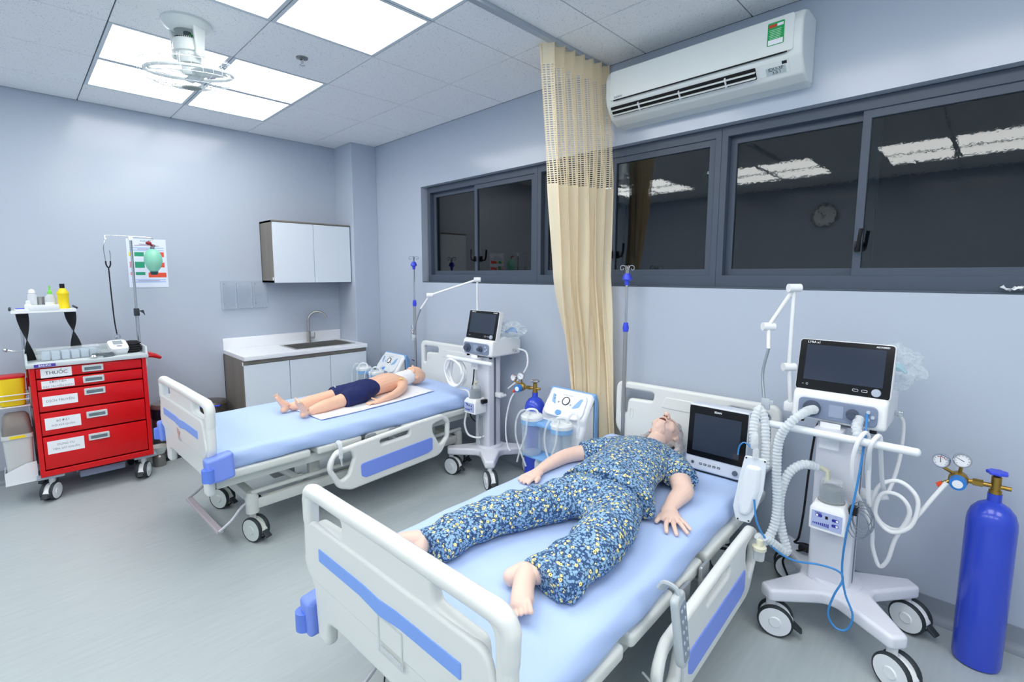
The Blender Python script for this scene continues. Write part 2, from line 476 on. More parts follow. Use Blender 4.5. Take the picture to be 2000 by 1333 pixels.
# windows: units of two sliding sashes
XU = [1.18, 2.555, 3.905, 5.255, 6.60]
for k in range(4):
    x0, x1 = XU[k], XU[k + 1]
    win = bpy.data.objects.new('window_%d' % (k + 1), None); COL.objects.link(win); win['kind'] = 'structure'
    win.location = ((x0 + x1) / 2, 0.1, WZ0); cx = (x0 + x1) / 2
    W2, HH = (x1 - x0) / 2, WZ1 - WZ0
    B().ext([rect(2 * W2, HH - 0.004, 0, HH / 2), rect(2 * W2 - 0.07, HH - 0.13, 0, HH / 2 + 0.008)], 0.085, 0.003, UPR).obj('frame', ALU, win, ang=30)
    for s in (0, 1):
        y = -0.018 if s == (1 if k else 1) else 0.016
        a0, a1 = (-W2 + 0.035, 0.035) if s == 0 else (-0.035, W2 - 0.035)
        z0, z1 = 0.07, HH - 0.055
        st = 0.034
        sash = B().ext([rect(a1 - a0, z1 - z0, (a0 + a1) / 2, (z0 + z1) / 2), rect(a1 - a0 - 2 * st, z1 - z0 - 2 * st - 0.01, (a0 + a1) / 2, (z0 + z1) / 2)], 0.03, 0.002, T(0, y, 0) @ UPR).obj('sash', ALU, win, ang=30)
        B().box(((a0 + a1) / 2, y, (z0 + z1) / 2), (a1 - a0 - 2 * st + 0.01, 0.005, z1 - z0 - 2 * st)).obj('pane', GLASS, sash, ang=0)
    h = B().box((-0.014, -0.06, 0.21), (0.022, 0.03, 0.05), 0.004).tube([(-0.014, -0.07, 0.2), (-0.005, -0.1, 0.2), (-0.001, -0.11, 0.23), (0.004, -0.11, 0.29)], 0.008, 8)
    h.obj('latch', BLACK, win)
# sill moulding line under the windows
struct(B().box(((WX0 + WX1) / 2, 0.06, WZ0 + 0.004), (WX1 - WX0, 0.10, 0.008), 0.002).obj('trim_1', ALU, ang=0))

# ------------------------------------------------------------------ curtain and its track
TRK = mat('track_aluminium', 'b9c2cb', 0.4, metal=0.3)
t = thing('curtain_track', 'pale aluminium curtain track screwed along the ceiling tiles', 'curtain rail', (3.18, 0, RH))
B().ext([rect(0.035, 0.022)], 3.4, 0.002, T(0, -1.72, -0.012) @ UPR).obj('rail', TRK, t)
B().box((0, -0.01, -0.012), (0.04, 0.012, 0.028), 0.002).obj('end_cap', WHITE, t)
CUR = mat('cream_curtain', 'fdf3d8', 0.8, sheen=0.2, bump=(80, 0.05))
nt = CUR.node_tree
pb = nt.nodes['Principled BSDF']; tl = nt.nodes.new('ShaderNodeBsdfTranslucent'); tl.inputs[0].default_value = lin('fce2b2')
mx = nt.nodes.new('ShaderNodeMixShader'); mx.inputs[0].default_value = 0.3
nt.links.new(pb.outputs[0], mx.inputs[1]); nt.links.new(tl.outputs[0], mx.inputs[2]); nt.links.new(mx.outputs[0], nt.nodes['Material Output'].inputs[0])
def net_mat():
    m = CUR.copy(); m.name = 'cream_net'
    nt = m.node_tree; out = nt.nodes['Material Output']; src = out.inputs[0].links[0].from_socket
    uv = nt.nodes.new('ShaderNodeUVMap'); uv.uv_map = 'weave'
    sx = nt.nodes.new('ShaderNodeSeparateXYZ'); nt.links.new(uv.outputs[0], sx.inputs[0])
    def fr(sock, sc, th):
        a = nt.nodes.new('ShaderNodeMath'); a.operation = 'MULTIPLY'; a.inputs[1].default_value = sc; nt.links.new(sock, a.inputs[0])
        f = nt.nodes.new('ShaderNodeMath'); f.operation = 'FRACT'; nt.links.new(a.outputs[0], f.inputs[0])
        g = nt.nodes.new('ShaderNodeMath'); g.operation = 'GREATER_THAN'; g.inputs[1].default_value = th; nt.links.new(f.outputs[0], g.inputs[0]); return g.outputs[0]
    a = fr(sx.outputs[0], 1 / 0.024, 0.32); c = fr(sx.outputs[1], 1 / 0.0125, 0.50)
    mul = nt.nodes.new('ShaderNodeMath'); mul.operation = 'MULTIPLY'; nt.links.new(a, mul.inputs[0]); nt.links.new(c, mul.inputs[1])
    tr = nt.nodes.new('ShaderNodeBsdfTransparent'); mx = nt.nodes.new('ShaderNodeMixShader')
    nt.links.new(mul.outputs[0], mx.inputs[0]); nt.links.new(src, mx.inputs[1]); nt.links.new(tr.outputs[0], mx.inputs[2]); nt.links.new(mx.outputs[0], out.inputs[0])
    return m
NET = net_mat()
cur = thing('curtain', 'cream bunched privacy curtain with a ladder-knit net top, hanging beside the air conditioner', 'curtain', (3.18, -0.3, 0))
ctlA = [(2.83, 3.155, -0.60), (2.1, 3.13, -0.50), (1.52, 3.10, -0.38), (0.84, 3.01, -0.105), (0.25, 3.06, -0.085)]
ctlB = [(2.83, 3.20, -0.035), (2.1, 3.265, -0.05), (1.52, 3.255, -0.06), (0.84, 3.33, -0.06), (0.25, 3.36, -0.06)]
def lerp_ctl(c, z):
    z = max(c[-1][0], min(c[0][0], z))
    for k in range(len(c) - 1):
        if c[k][0] >= z >= c[k + 1][0]:
            q = (c[k][0] - z) / (c[k][0] - c[k + 1][0]); q = q * q * (3 - 2 * q) * 0.35 + q * 0.65
            return Vector((c[k][1] + (c[k + 1][1] - c[k][1]) * q, c[k][2] + (c[k + 1][2] - c[k][2]) * q))
    return Vector(c[-1][1:])
NF = 7
def curtain_pt(s, z):
    a, e = lerp_ctl(ctlA, z), lerp_ctl(ctlB, z)
    d = e - a; L = d.length; d.normalize(); nn = Vector((-d.y, d.x))
    top = max(0.0, (z - 2.6) / 0.22)
    low = max(0.0, min(1.0, (2.3 - z) / 1.2))
    ss = s + 0.020 * math.sin(5.2 * s * PI + 2.2 * z) * low + 0.012 * math.sin(17 * s + 3 * z) * low
    ph = 2 * PI * NF * (s + (0.05 + 0.16 * low) * math.sin(4.3 * s + 0.7 * z) / PI)
    amp = (0.034 if z > 1.2 else 0.020 + 0.014 * max(0, z - 0.3) / 0.9) + 0.010 * low * math.sin(9 * s + 1.3 * z + 1) + 0.004 * top
    off = amp * math.sin(ph) + 0.018 * low * math.sin(ph * 0.37 + 1.5 * z)
    p = a + d * (L * ss + 0.010 * math.sin(2 * ph)) + nn * off
    return (p.x - 3.18, p.y + 0.3, z)
def curtain_piece(name, z0, z1, nz, m):
    bb = B().surf(lambda u, v: curtain_pt(u, z0 + (z1 - z0) * v), 280, nz)
    o = bb.obj(name, m, cur, ang=180)
    uvl = o.data.uv_layers.new(name='weave')
    for lp in o.data.loops:
        i = lp.vertex_index; uvl.data[lp.index].uv = ((i % 280) / 279 * 1.9, bb.v[i][2])
    return o
curtain_piece('heading', 2.715, 2.825, 5, CUR)
curtain_piece('net', 2.07, 2.715, 20, NET)
curtain_piece('panel', 0.25, 2.07, 60, CUR)

# ------------------------------------------------------------------ air conditioner
ACW = mat('ac_white', 'e3e9e8', 0.3)
ACX0, ACX1 = 3.315, 4.345
t = thing('air_conditioner', 'white wall-mounted split air conditioner with a green sticker above the window', 'air conditioner', ((ACX0 + ACX1) / 2, 0, 2.43))
AW = ACX1 - ACX0
prof = [(0, 0.0), (-0.09, 0.0), (-0.145, 0.025), (-0.203, 0.095), (-0.213, 0.14), (-0.213, 0.24), (-0.19, 0.285), (-0.13, 0.305), (0, 0.305)]
body = B().ext([rnd(prof, [0, .03, .04, .05, .05, .04, .05, .02, 0])], AW, 0.012, SIDE)
body.obj('body', ACW, t, ang=40)
B().ext([rnd(rect(AW - 0.07, 0.16), 0.012)], 0.008, 0.003, T(0, -0.214, 0.195) @ UPR).obj('front_panel', ACW, t)
B().box((0, -0.2175, 0.112), (AW - 0.12, 0.004, 0.006)).obj('panel_gap', DARK, t, ang=0)
slot = T(-0.085, -0.176, 0.066) @ RX(-0.88)
B().box((0, 0, 0), (0.80, 0.055, 0.02), 0.004, slot).obj('air_outlet', DARK, t)
for k, dy in enumerate((0.016, -0.010)):
    B().box((0, dy, -0.014), (0.80, 0.006, 0.016), 0.002, slot).obj('louvre', ACW, t)
for k in (-0.22, 0.02, 0.26):
    B().box((k, 0.003, -0.013), (0.006, 0.05, 0.018), 0.002, slot).obj('louvre_link', WHITE, t)
dsp = T(0.395, -0.178, 0.066) @ RX(0.69) @ UPR
B().ext([rnd(rect(0.13, 0.062), 0.006)], 0.004, 0.001, dsp).obj('display_plate', ACW, t)
B().ext([rect(0.02, 0.013, 0.045, 0.018)], 0.007, 0, dsp).obj('sensor', BLACK, t, ang=0)
B().ext([rect(0.085, 0.034, 0.006, -0.011)], 0.0055, 0, dsp).obj('display', mat('lcd', 'b9c6c9', 0.3), t, ang=0)
B().text('IDU-3F', 0.022, dsp @ T(0.006, -0.003, 0.0035)).text('3.0.1', 0.02, dsp @ T(0.008, -0.019, 0.0035)).obj('display_text', INK, t, ang=0)
B().text('DAIKIN', 0.016, T(-0.425, -0.2185, 0.128) @ UPR, bold=0.0003).obj('lettering', INKG, t, ang=0)
stk = T(0.405, -0.2195, 0.205) @ UPR
B().ext([rnd(rect(0.07, 0.10), 0.005)], 0.001, 0, stk).obj('energy_sticker', GREEN, t, ang=0, label='green and white energy sticker')
B().ext([rect(0.062, 0.022, 0, -0.036)], 0.0016, 0, stk).ext([rect(0.026, 0.012, 0.018, 0.036)], 0.0016, 0, stk).obj('sticker_white', PAPER, t, ang=0)
B().ext([rect(0.034, 0.014, -0.014, 0.035)], 0.0016, 0, stk).obj('sticker_red', mat('sticker_red', 'c24a2c', 0.6), t, ang=0)
sl = B()
for k in range(6): sl.ext([rect(0.052 - 0.004 * (k % 3), 0.0022, -0.002, 0.017 - 0.0075 * k)], 0.0016, 0, stk)
sl.obj('sticker_print', mat('pale_green', 'b9e6c6', 0.6), t, ang=0)

# ------------------------------------------------------------------ ceiling fan, sprinkler
FANW = mat('fan_white', 'dfe6e6', 0.35)
t = thing('ceiling_fan', 'small white orbital ceiling fan with a ring of blades below the motor', 'ceiling fan', (1.93, -2.035, RH))
B().lathe([(0.02, 0), (0.115, 0), (0.117, -0.012), (0.105, -0.03), (0.075, -0.045), (0.06, -0.05)], 32).obj('canopy', FANW, t)
for s in (-1, 1):
    B().ext([rnd([(-0.035, 0), (0.035, 0), (0.025, -0.12), (0.03, -0.15), (-0.03, -0.15), (-0.025, -0.12)], 0.012)], 0.014, 0.004, RZ(0.5) @ T(s * 0.078, 0, -0.03) @ SIDE).obj('bracket', FANW, t)
B().cyl((0, 0, -0.05), (0.0, 0.0, -0.08), 0.018).obj('wiring', mat('wire_grey', '4e5a62', 0.6), t)
B().box((0.012, 0.012, -0.068), (0.03, 0.02, 0.012), 0.003).obj('terminal_block', mat('terminal_green', '2f8f4a', 0.5), t)
tilt = T(0, 0, -0.14) @ RX(0.10) @ RY(0.12)
B().lathe([(0.02, 0.065), (0.045, 0.062), (0.062, 0.05), (0.07, 0.02), (0.07, -0.005), (0.058, -0.01), (0.06, -0.03), (0.055, -0.06), (0.035, -0.072), (0.015, -0.075)], 28, tilt).obj('motor', FANW, t)
vents = B()
for k in range(36):
    a = 2 * PI * k / 36; vents.box((0.0535 * math.cos(a), 0.0535 * math.sin(a), 0.0565), (0.012, 0.003, 0.004), 0, tilt)
    vents.box((0.045 * math.cos(a), 0.045 * math.sin(a), -0.0675), (0.012, 0.003, 0.004), 0, tilt)
vents.obj('vent_slots', DARK, t, ang=0)
B().cyl((0, 0, -0.07), (0, 0, -0.10), 0.014, m=tilt).obj('shaft', mat('shaft_dark', '30363a', 0.4, metal=0.5), t)
ring = T(0, 0, -0.25) @ RX(0.10) @ RY(0.12)
B().tube([(0.20 * math.cos(a * PI / 24), 0.20 * math.sin(a * PI / 24), 0) for a in range(48)], 0.009, 8, True, ring).obj('blade_ring', FANW, t)
for k in range(3):
    a = 2 * PI * k / 3 + 0.6
    def bl(u, v, a=a):
        r = 0.03 + 0.17 * u; wdt = 0.045 + 0.05 * math.sin(PI * min(1, u * 0.9)); th = (v - 0.5) * wdt
        z = 0.012 - 0.03 * v
        return (r * math.cos(a) - th * math.sin(a), r * math.sin(a) + th * math.cos(a), z)
    B().surf(bl, 10, 5, m=ring).obj('blade', FANW, t, solid=0.003)
B().lathe([(0.002, 0.03), (0.034, 0.03), (0.036, 0), (0.03, -0.012), (0.002, -0.016)], 24, ring).obj('hub', FANW, t)
gd = B()
for rr, zz in ((0.225, 0.035), (0.225, -0.03), (0.15, -0.062), (0.09, -0.07)):
    gd.tube([(rr * math.cos(a * PI / 20), rr * math.sin(a * PI / 20), zz) for a in range(40)], 0.0016, 5, True, ring)
for k in range(30):
    a = 2 * PI * k / 30
    gd.tube([(r * math.cos(a), r * math.sin(a), z) for r, z in ((0.06, 0.075), (0.19, 0.06), (0.225, 0.035), (0.232, 0.0), (0.225, -0.03), (0.15, -0.062), (0.045, -0.075))], 0.0011, 4, m=ring)
gd.obj('wire_guard', mat('wire_white', 'e8eef0', 0.3), t)
B().lathe([(0.002, -0.066), (0.045, -0.068), (0.048, -0.074), (0.03, -0.084), (0.002, -0.086)], 24, ring).obj('guard_cap', mat('cap_grey', '8f9a94', 0.4), t)
t = thing('sprinkler', 'small chrome fire sprinkler head set in a ceiling tile', 'sprinkler', (1.94, -1.43, RH))
B().lathe([(0.012, 0), (0.035, 0), (0.034, -0.005), (0.014, -0.01), (0.012, -0.012)], 20).obj('escutcheon', mat('dull_chrome', '8a8f90', 0.35, metal=0.8), t)
B().cyl((0, 0, -0.005), (0, 0, -0.03), 0.006).tube([(0.012, 0, -0.01), (0.013, 0, -0.025), (0.004, 0, -0.04)], 0.0025, 6).tube([(-0.012, 0, -0.01), (-0.013, 0, -0.025), (-0.004, 0, -0.04)], 0.0025, 6).obj('head', CHROME, t)
B().lathe([(0.002, -0.040), (0.016, -0.041), (0.016, -0.043), (0.002, -0.044)], 16).obj('deflector', CHROME, t)

# ------------------------------------------------------------------ wall cabinet, base cabinets, worktop, sink, tap
UX, UY0, UY1, UZ0, UZ1 = 0.305, -1.063, -0.285, 1.452, 2.027
t = thing('wall_cabinet', 'two-door white wall cabinet with grey oak sides above the sink', 'cabinet', (0, (UY0 + UY1) / 2, UZ0))
hw, hh = (UY1 - UY0) / 2, UZ1 - UZ0
b = B(); th = 0.017
b.box((0.145, -hw + th / 2, hh / 2), (0.29, th, hh)); b.box((0.145, hw - th / 2, hh / 2), (0.29, th, hh))
b.box((0.145, 0, hh - th / 2), (0.29, 2 * hw, th)); b.box((0.145, 0, th / 2), (0.29, 2 * hw, th)); b.box((0.006, 0, hh / 2), (0.012, 2 * hw, hh))
b.obj('carcass', WOOD, t, ang=0)
B().box((0.292, 0, hh - 0.006), (0.03, 2 * hw, 0.014), 0.001).obj('top_edge', WOOD, t, ang=0)
for s in (-1, 1):
    B().box((0.299, s * (hw / 2 - 0.002), hh / 2 - 0.01), (0.017, hw - 0.008, hh - 0.016), 0.0015).obj('door', DOORW, t, ang=0)
B().box((0.287, -hw - 0.001, 0.035), (0.02, 0.003, 0.028)).obj('stopper', PAPER, t, ang=0)

FY0, FY1, FXD = -1.446, -0.285, 0.56
cab = thing('base_cabinet', 'three-door white base cabinet with a grey oak side panel under the sink worktop', 'cabinet', (0, (FY0 + FY1) / 2, 0))
hw = (FY1 - FY0) / 2; hh = 0.793
b = B(); b.box((0.27, -hw + 0.009, hh / 2), (0.54, 0.018, hh)); b.box((0.27, hw - 0.009, hh / 2), (0.54, 0.018, hh))
b.box((0.01, 0, hh / 2), (0.018, 2 * hw, hh)); b.box((0.27, 0, 0.09), (0.54, 2 * hw, 0.018)); b.box((0.50, 0, 0.045), (0.018, 2 * hw, 0.09))
b.obj('carcass', WOOD, cab, ang=0)
B().box((0.545, 0, hh - 0.018), (0.018, 2 * hw, 0.036)).obj('top_rail', WOOD, cab, ang=0)
for k in range(3):
    y0 = -hw + 2 * hw * k / 3
    B().box((0.552, y0 + hw / 3, 0.09 + 0.332), (0.018, 2 * hw / 3 - 0.005, 0.66), 0.0015).obj('door', DOORW, cab, ang=0)
B().box((0.54, -hw - 0.001, hh - 0.03), (0.022, 0.003, 0.03)).obj('sticker', PAPER, cab, ang=0)
SX0, SX1, SY0, SY1 = 0.11, 0.47, -0.955, -0.375
t = thing('worktop', 'white stone worktop with an upstand along the wall', 'worktop', (0, (FY0 + FY1) / 2, 0.793))
off = (FY0 + FY1) / 2
B().ext([rect(0.584, 2 * hw + 0.0, 0.292, 0), rect(SX1 - SX0, SY1 - SY0, (SX0 + SX1) / 2, (SY0 + SY1) / 2 - off)], 0.037, 0.002, T(0, 0, 0.0185)).obj('slab', STONE, t, ang=30)
B().box((0.009, 0, 0.037 + 0.052), (0.018, 2 * hw, 0.104), 0.002).obj('upstand', STONE, t, ang=30)
sk = thing('sink', 'stainless steel drop-in sink basin in the white worktop', 'sink', ((SX0 + SX1) / 2, (SY0 + SY1) / 2, 0.83))
SW, SL = SX1 - SX0, SY1 - SY0
B().ext([rnd(rect(SW + 0.03, SL + 0.03), 0.01), rnd(rect(SW - 0.02, SL - 0.02), 0.02)], 0.003, 0, T(0, 0, 0.0015)).obj('rim', STEEL, sk)
b = B()
for (cx, cy, sx, sy) in ((SW / 2 - 0.012, 0, 0.002, SL - 0.02), (-SW / 2 + 0.012, 0, 0.002, SL - 0.02), (0, SL / 2 - 0.012, SW - 0.02, 0.002), (0, -SL / 2 + 0.012, SW - 0.02, 0.002)):
    b.box((cx, cy, -0.095), (sx, sy, 0.19))
b.box((0, 0, -0.19), (SW - 0.02, SL - 0.02, 0.002))
b.obj('basin', STEEL, sk, ang=0)
B().lathe([(0.002, -0.1885), (0.035, -0.1885), (0.035, -0.186), (0.01, -0.187), (0.002, -0.187)], 20).obj('drain', CHROME, sk)
B().box((-SW / 2 + 0.014, 0.03, -0.06), (0.003, 0.05, 0.02), 0.002).obj('overflow', DARK, sk)
t = thing('tap', 'tall brushed steel swan-neck mixer tap behind the sink', 'tap', (0.06, -0.655, 0.83))
B().lathe([(0.001, 0), (0.024, 0), (0.024, 0.006), (0.02, 0.01), (0.019, 0.11), (0.012, 0.115), (0.001, 0.115)], 20).obj('body', STEEL, t)
neck = [(0, 0, 0.11), (0, 0, 0.22)] + [(0.030 * (1 - math.cos(a)), 0.085 * (1 - math.cos(a)), 0.22 + 0.095 * math.sin(a)) for a in [PI * k / 12 for k in range(1, 12)]]
B().tube(neck, 0.011, 12, smooth=2).obj('spout', STEEL, t)
B().cyl((0, 0, 0.045), (0.01, 0.05, 0.045), 0.011).cyl((0.012, 0.055, 0.04), (0.012, 0.057, 0.10), 0.005).obj('lever', STEEL, t)

# ------------------------------------------------------------------ poster, leaflet holder
PY0, PY1, PZ0, PZ1 = -2.105, -1.832, 1.42, 1.822
t = thing('poster', 'laminated medical chart with red and green boxes taped behind the drip stand', 'poster', (0.0, (PY0 + PY1) / 2, (PZ0 + PZ1) / 2))
WM = Matrix(((0, 0, 1, 0), (1, 0, 0, 0), (0, 1, 0, 0), (0, 0, 0, 1)))
pw, ph = PY1 - PY0, PZ1 - PZ0
B().ext([rect(pw, ph)], 0.002, 0, T(0.002, 0, 0) @ WM).obj('sheet', mat('poster_sheet', 'dfe8f8', 0.35), t, ang=0)
def patch(nm, col, x, y, w_, h_): return B().ext([rect(w_, h_, x, y)], 0.001, 0, T(0.0032, 0, 0) @ WM).obj(nm, mat('print_' + col, col, 0.6), t, ang=0)
for y, hgt in ((0.075, 0.034), (-0.012, 0.05), (-0.085, 0.024)):
    patch('green_box', '2a9d78', -0.055, y, 0.065, hgt)
    patch('red_box', 'e0543a', 0.062, y - (0.012 if hgt < 0.03 else 0), 0.125 if hgt < 0.03 else 0.11, 0.04)
    patch('pink_box', 'd98a90' if y < 0.05 else 'e6d43c', -0.108, y, 0.03, hgt)
patch('yellow_box', 'e8d83c', 0.0, 0.075, 0.03, 0.038)
for y in (0.128, 0.108, -0.135, -0.155): patch('blue_band', 'a9c4f2', 0.0, y, 0.235, 0.008)
for k, (y, n_) in enumerate(((0.158, 20), (0.146, 34), (0.118, 26), (-0.145, 30))):
    B().ext([rect(0.010 * (n_ // 2), 0.004, 0, y)], 0.001, 0, T(0.0036, 0, 0) @ WM).obj('printed_line', mat('print_ink', '9a7a8a', 0.7), t, ang=0)
B().text('PHÁC ĐỒ', 0.018, T(0.0036, 0, 0.183) @ WM).obj('heading_text', mat('print_teal', '4a7f86', 0.7), t, ang=0)
t = thing('leaflet_holder', 'clear acrylic leaflet holder with three empty pockets screwed to the wall', 'leaflet holder', (0.0, -1.235, 1.338))
B().box((0.005, 0, 0), (0.004, 0.405, 0.262), 0.001).obj('back_plate', ACRY, t, ang=0)
for k in range(3):
    y = -0.135 + 0.135 * k
    B().box((0.035, y, -0.010), (0.003, 0.118, 0.235), 0.001).box((0.02, y - 0.058, -0.010), (0.03, 0.003, 0.235)).box((0.02, y + 0.058, -0.010), (0.03, 0.003, 0.235)).box((0.02, y, -0.127), (0.03, 0.118, 0.003)).obj('pocket', ACRY, t, ang=0)
for y in (-0.17, 0.10):
    for z in (0.10, -0.085): B().lathe([(0.001, 0), (0.006, 0), (0.004, 0.004), (0.001, 0.004)], 10, T(0.007, y, z) @ RY(PI / 2)).obj('screw', CHROME, t)

# ------------------------------------------------------------------ casters
def caster(par, x, y, r=0.06, ang=0.0, top=0.15, body=WHITE, disc=WHITE2, twin=True, name='caster'):
    """swivel caster as ONE part with sub-parts"""
    m = T(x, y, 0) @ RZ(ang)
    ro = 0.02
    hub = B().lathe([(0.001, 0), (0.018, 0), (0.018, top - r * 1.3), (0.001, top - r * 1.3)], 14, m @ T(0, 0, r * 1.3))
    fork = rnd([(-0.028, r * 1.45), (0.02, r * 1.75), (ro + r * 0.95, r * 1.2), (ro + r * 1.05, r * 0.75), (ro + r * 0.4, r * 1.15), (-0.01, r * 1.1)], 0.015)
    hub.ext([fork], 0.042 if twin else 0.05, 0.006, m @ RZ(PI / 2) @ T(0, 0, 0) @ SIDE @ Matrix.Identity(4) if False else m @ UPR)
    o = hub.obj(name, body, par)
    tw = 0.016
    for s in (-1, 1):
        B().lathe([(r * 0.87, -tw * 0.6), (r * 0.95, -tw * 0.72), (r, -tw * 0.35), (r, tw * 0.35), (r * 0.95, tw * 0.72), (r * 0.87, tw * 0.6)], 28, m @ T(ro, s * 0.026, r) @ RX(PI / 2)).obj('tyre', RUBBER, o)
        B().lathe([(0.001, -tw * 0.85), (r * 0.3, -tw * 0.9), (r * 0.36, -tw * 0.62), (r * 0.90, -tw * 0.62), (r * 0.90, tw * 0.62), (r * 0.36, tw * 0.62), (r * 0.3, tw * 0.9), (0.001, tw * 0.85)], 28, m @ T(ro, s * 0.026, r) @ RX(PI / 2)).obj('wheel_disc', disc, o)
    B().ext([rnd([(ro + r * 0.5, r * 1.28), (ro + r * 1.02, r * 1.02), (ro + r * 1.5, r * 0.62), (ro + r * 1.42, r * 0.52), (ro + r * 0.9, r * 0.8)], 0.006)], 0.036, 0.004, m @ UPR).obj('brake_pedal', RUBBER, o)
    return o

# ------------------------------------------------------------------ red drawer trolley and what it carries
CX0, CX1, CY0, CY1 = 0.14, 0.64, -2.755, -2.132
CCY = (CY0 + CY1) / 2; CWD = CY1 - CY0
GREYP = mat('grey_trolley_top', 'c3ccd0', 0.4)
DRH = mat('handle_grey', 'c9d2d6', 0.35)
cart = thing('drawer_trolley', 'red five-drawer emergency trolley on white casters with a grey top', 'trolley', ((CX0 + CX1) / 2, CCY, 0))
hx, hy = (CX1 - CX0) / 2, CWD / 2
FR = T(hx, 0, 0) @ SIDE                     # front face plane: u along y, w = z
b = B()
b.box((-0.01, -hy + 0.012, 0.55), (2 * hx - 0.02, 0.024, 0.74), 0.003).box((-0.01, hy - 0.012, 0.55), (2 * hx - 0.02, 0.024, 0.74), 0.003)
b.box((-hx + 0.01, 0, 0.55), (0.02, CWD, 0.74)).box((-0.01, 0, 0.19), (2 * hx - 0.02, CWD, 0.02)).box((-0.03, 0, 0.55), (2 * hx - 0.08, CWD - 0.05, 0.72))
b.obj('body', RED, cart, ang=30)
B().ext([rect(CWD, 0.75, 0, 0.552), rect(CWD - 0.052, 0.70, 0, 0.565)], 0.018, 0.003, T(-0.009, 0, 0) @ FR).obj('front_frame', RED, cart, ang=30)
drw = [(0.915, 0.845, 'THUỐC', ''), (0.840, 0.765, 'BƠM TIÊM', 'DÂY TRUYỀN DỊCH'), (0.760, 0.618, 'DỊCH TRUYỀN', ''), (0.613, 0.455, 'BỘ ĐẶT', 'NỘI KHÍ QUẢN'), (0.450, 0.222, 'DỤNG CỤ', 'TIÊM, SÁT KHUẨN')]
for k, (z1, z0, a, c) in enumerate(drw):
    zc = (z0 + z1) / 2
    d = B().box((hx - 0.014, 0, zc), (0.02, CWD - 0.058, z1 - z0 - 0.006), 0.003).obj('drawer', RED, cart, ang=30)
    if k < 2: zc2 = zc; zl = zc - 0.002
    else: zc2 = zc + (0.028, 0.018, 0.055)[k - 2]; zl = zc2 - (0.028, 0.018, 0.02)[k - 2]
    yh = 0.006
    B().ext([rnd(rect(0.115, 0.046, yh, zc2 + 0.004), 0.006), rnd(rect(0.09, 0.022, yh, zc2 + 0.001), 0.004)], 0.012, 0.003, FR).obj('handle', DRH, d)
    B().box((hx - 0.001, yh, zc2 + 0.001), (0.004, 0.092, 0.024)).obj('handle_recess', mat('recess_grey', '6e7d86', 0.5), d, ang=0)
    lw, lh = ((0.155, 0.060), (0.165, 0.050), (0.178, 0.064), (0.182, 0.080), (0.188, 0.088))[k]
    yl = -0.182 + 0.003 * k
    B().ext([rect(lw, lh, yl, zl)], 0.002, 0, T(-0.003, 0, 0) @ FR).obj('name_card', PAPER, d, ang=0)
    tx = B()
    if c: tx.text(a, 0.019, T(0.0000, yl, zl + 0.015) @ SIDE, depth=0.0001).text(c, 0.017, T(0.0000, yl, zl - 0.015) @ SIDE, depth=0.0001)
    else: tx.text(a, 0.032 if k == 0 else 0.021, T(0.0000, yl, zl) @ SIDE, depth=0.0001)
    tx.v = [(v[0] + hx - 0.0015, v[1], v[2]) for v in tx.v]
    tx.obj('card_text', INKG if k else INK, d, ang=0)
# top with raised rim
b = B().box((0, 0, 0.934), (2 * hx + 0.03, CWD + 0.03, 0.028), 0.004)
b.obj('top', GREYP, cart, ang=30)
rim = B()
rim.box((-hx - 0.008, 0, 0.968), (0.012, CWD + 0.03, 0.05), 0.003)
for s in (-1, 1): rim.ext([rnd([(-hx - 0.014, 0.94), (hx - 0.0, 0.94), (hx - 0.02, 1.0), (-hx - 0.014, 1.0)], 0.01)], 0.012, 0.002, T(0, s * (CWD / 2 + 0.009), 0) @ UPR)
rim.obj('top_rim', GREYP, cart, ang=30)
B().ext([rect(0.105, 0.02, -0.235, 0.934)], 0.003, 0, T(0.016, 0, 0) @ FR).obj('brand_plate', mat('plate_violet', '4a3aa0', 0.5), cart, ang=0)
tx = B().text('BAILIDA', 0.017, T(0, -0.235, 0.934) @ SIDE, bold=0.0003); tx.v = [(v[0] + hx + 0.0178, v[1], v[2]) for v in tx.v]
tx.obj('brand_text', PAPER, cart, ang=0)
for s, tt in ((-1, 0), (1, 0)):
    B().box((hx - 0.09, s * (hy - 0.05), 0.168), (0.16, 0.14, 0.022), 0.006).obj('foot_plate', mat('plate_grey', '9aa6b4', 0.45), cart)
for sx in (-1, 1):
    for sy in (-1, 1):
        caster(cart, sx * (hx - 0.07), sy * (hy - 0.055), 0.06, -0.55 if sy < 0 else -0.45, 0.16)
B().tube([(0.02, hy + 0.005, 0.90), (0.02, hy + 0.075, 0.895), (0.0, hy + 0.125, 0.875), (-0.06, hy + 0.135, 0.87), (-0.14, hy + 0.125, 0.875), (-0.16, hy + 0.075, 0.895), (-0.16, hy + 0.005, 0.90)], 0.013, 10, smooth=4).obj('push_handle', REDP, cart, label='red tubular push handle')
B().box((hx - 0.02, hy + 0.002, 0.88), (0.03, 0.012, 0.05), 0.003).obj('hinge', GREYP, cart)
rr_u = B().box((-0.02, 0.02, 0.115), (0.34, 0.26, 0.05), 0.008).obj('under_tray', mat('crate_slate', '8d98b4', 0.45), cart)
B().box((-0.02, -0.11, 0.14), (0.02, 0.02, 0.11)).obj('tray_hanger', GREYP, cart, ang=0)
B().box((-0.02, 0.14, 0.14), (0.02, 0.02, 0.11)).obj('tray_hanger', GREYP, cart, ang=0)
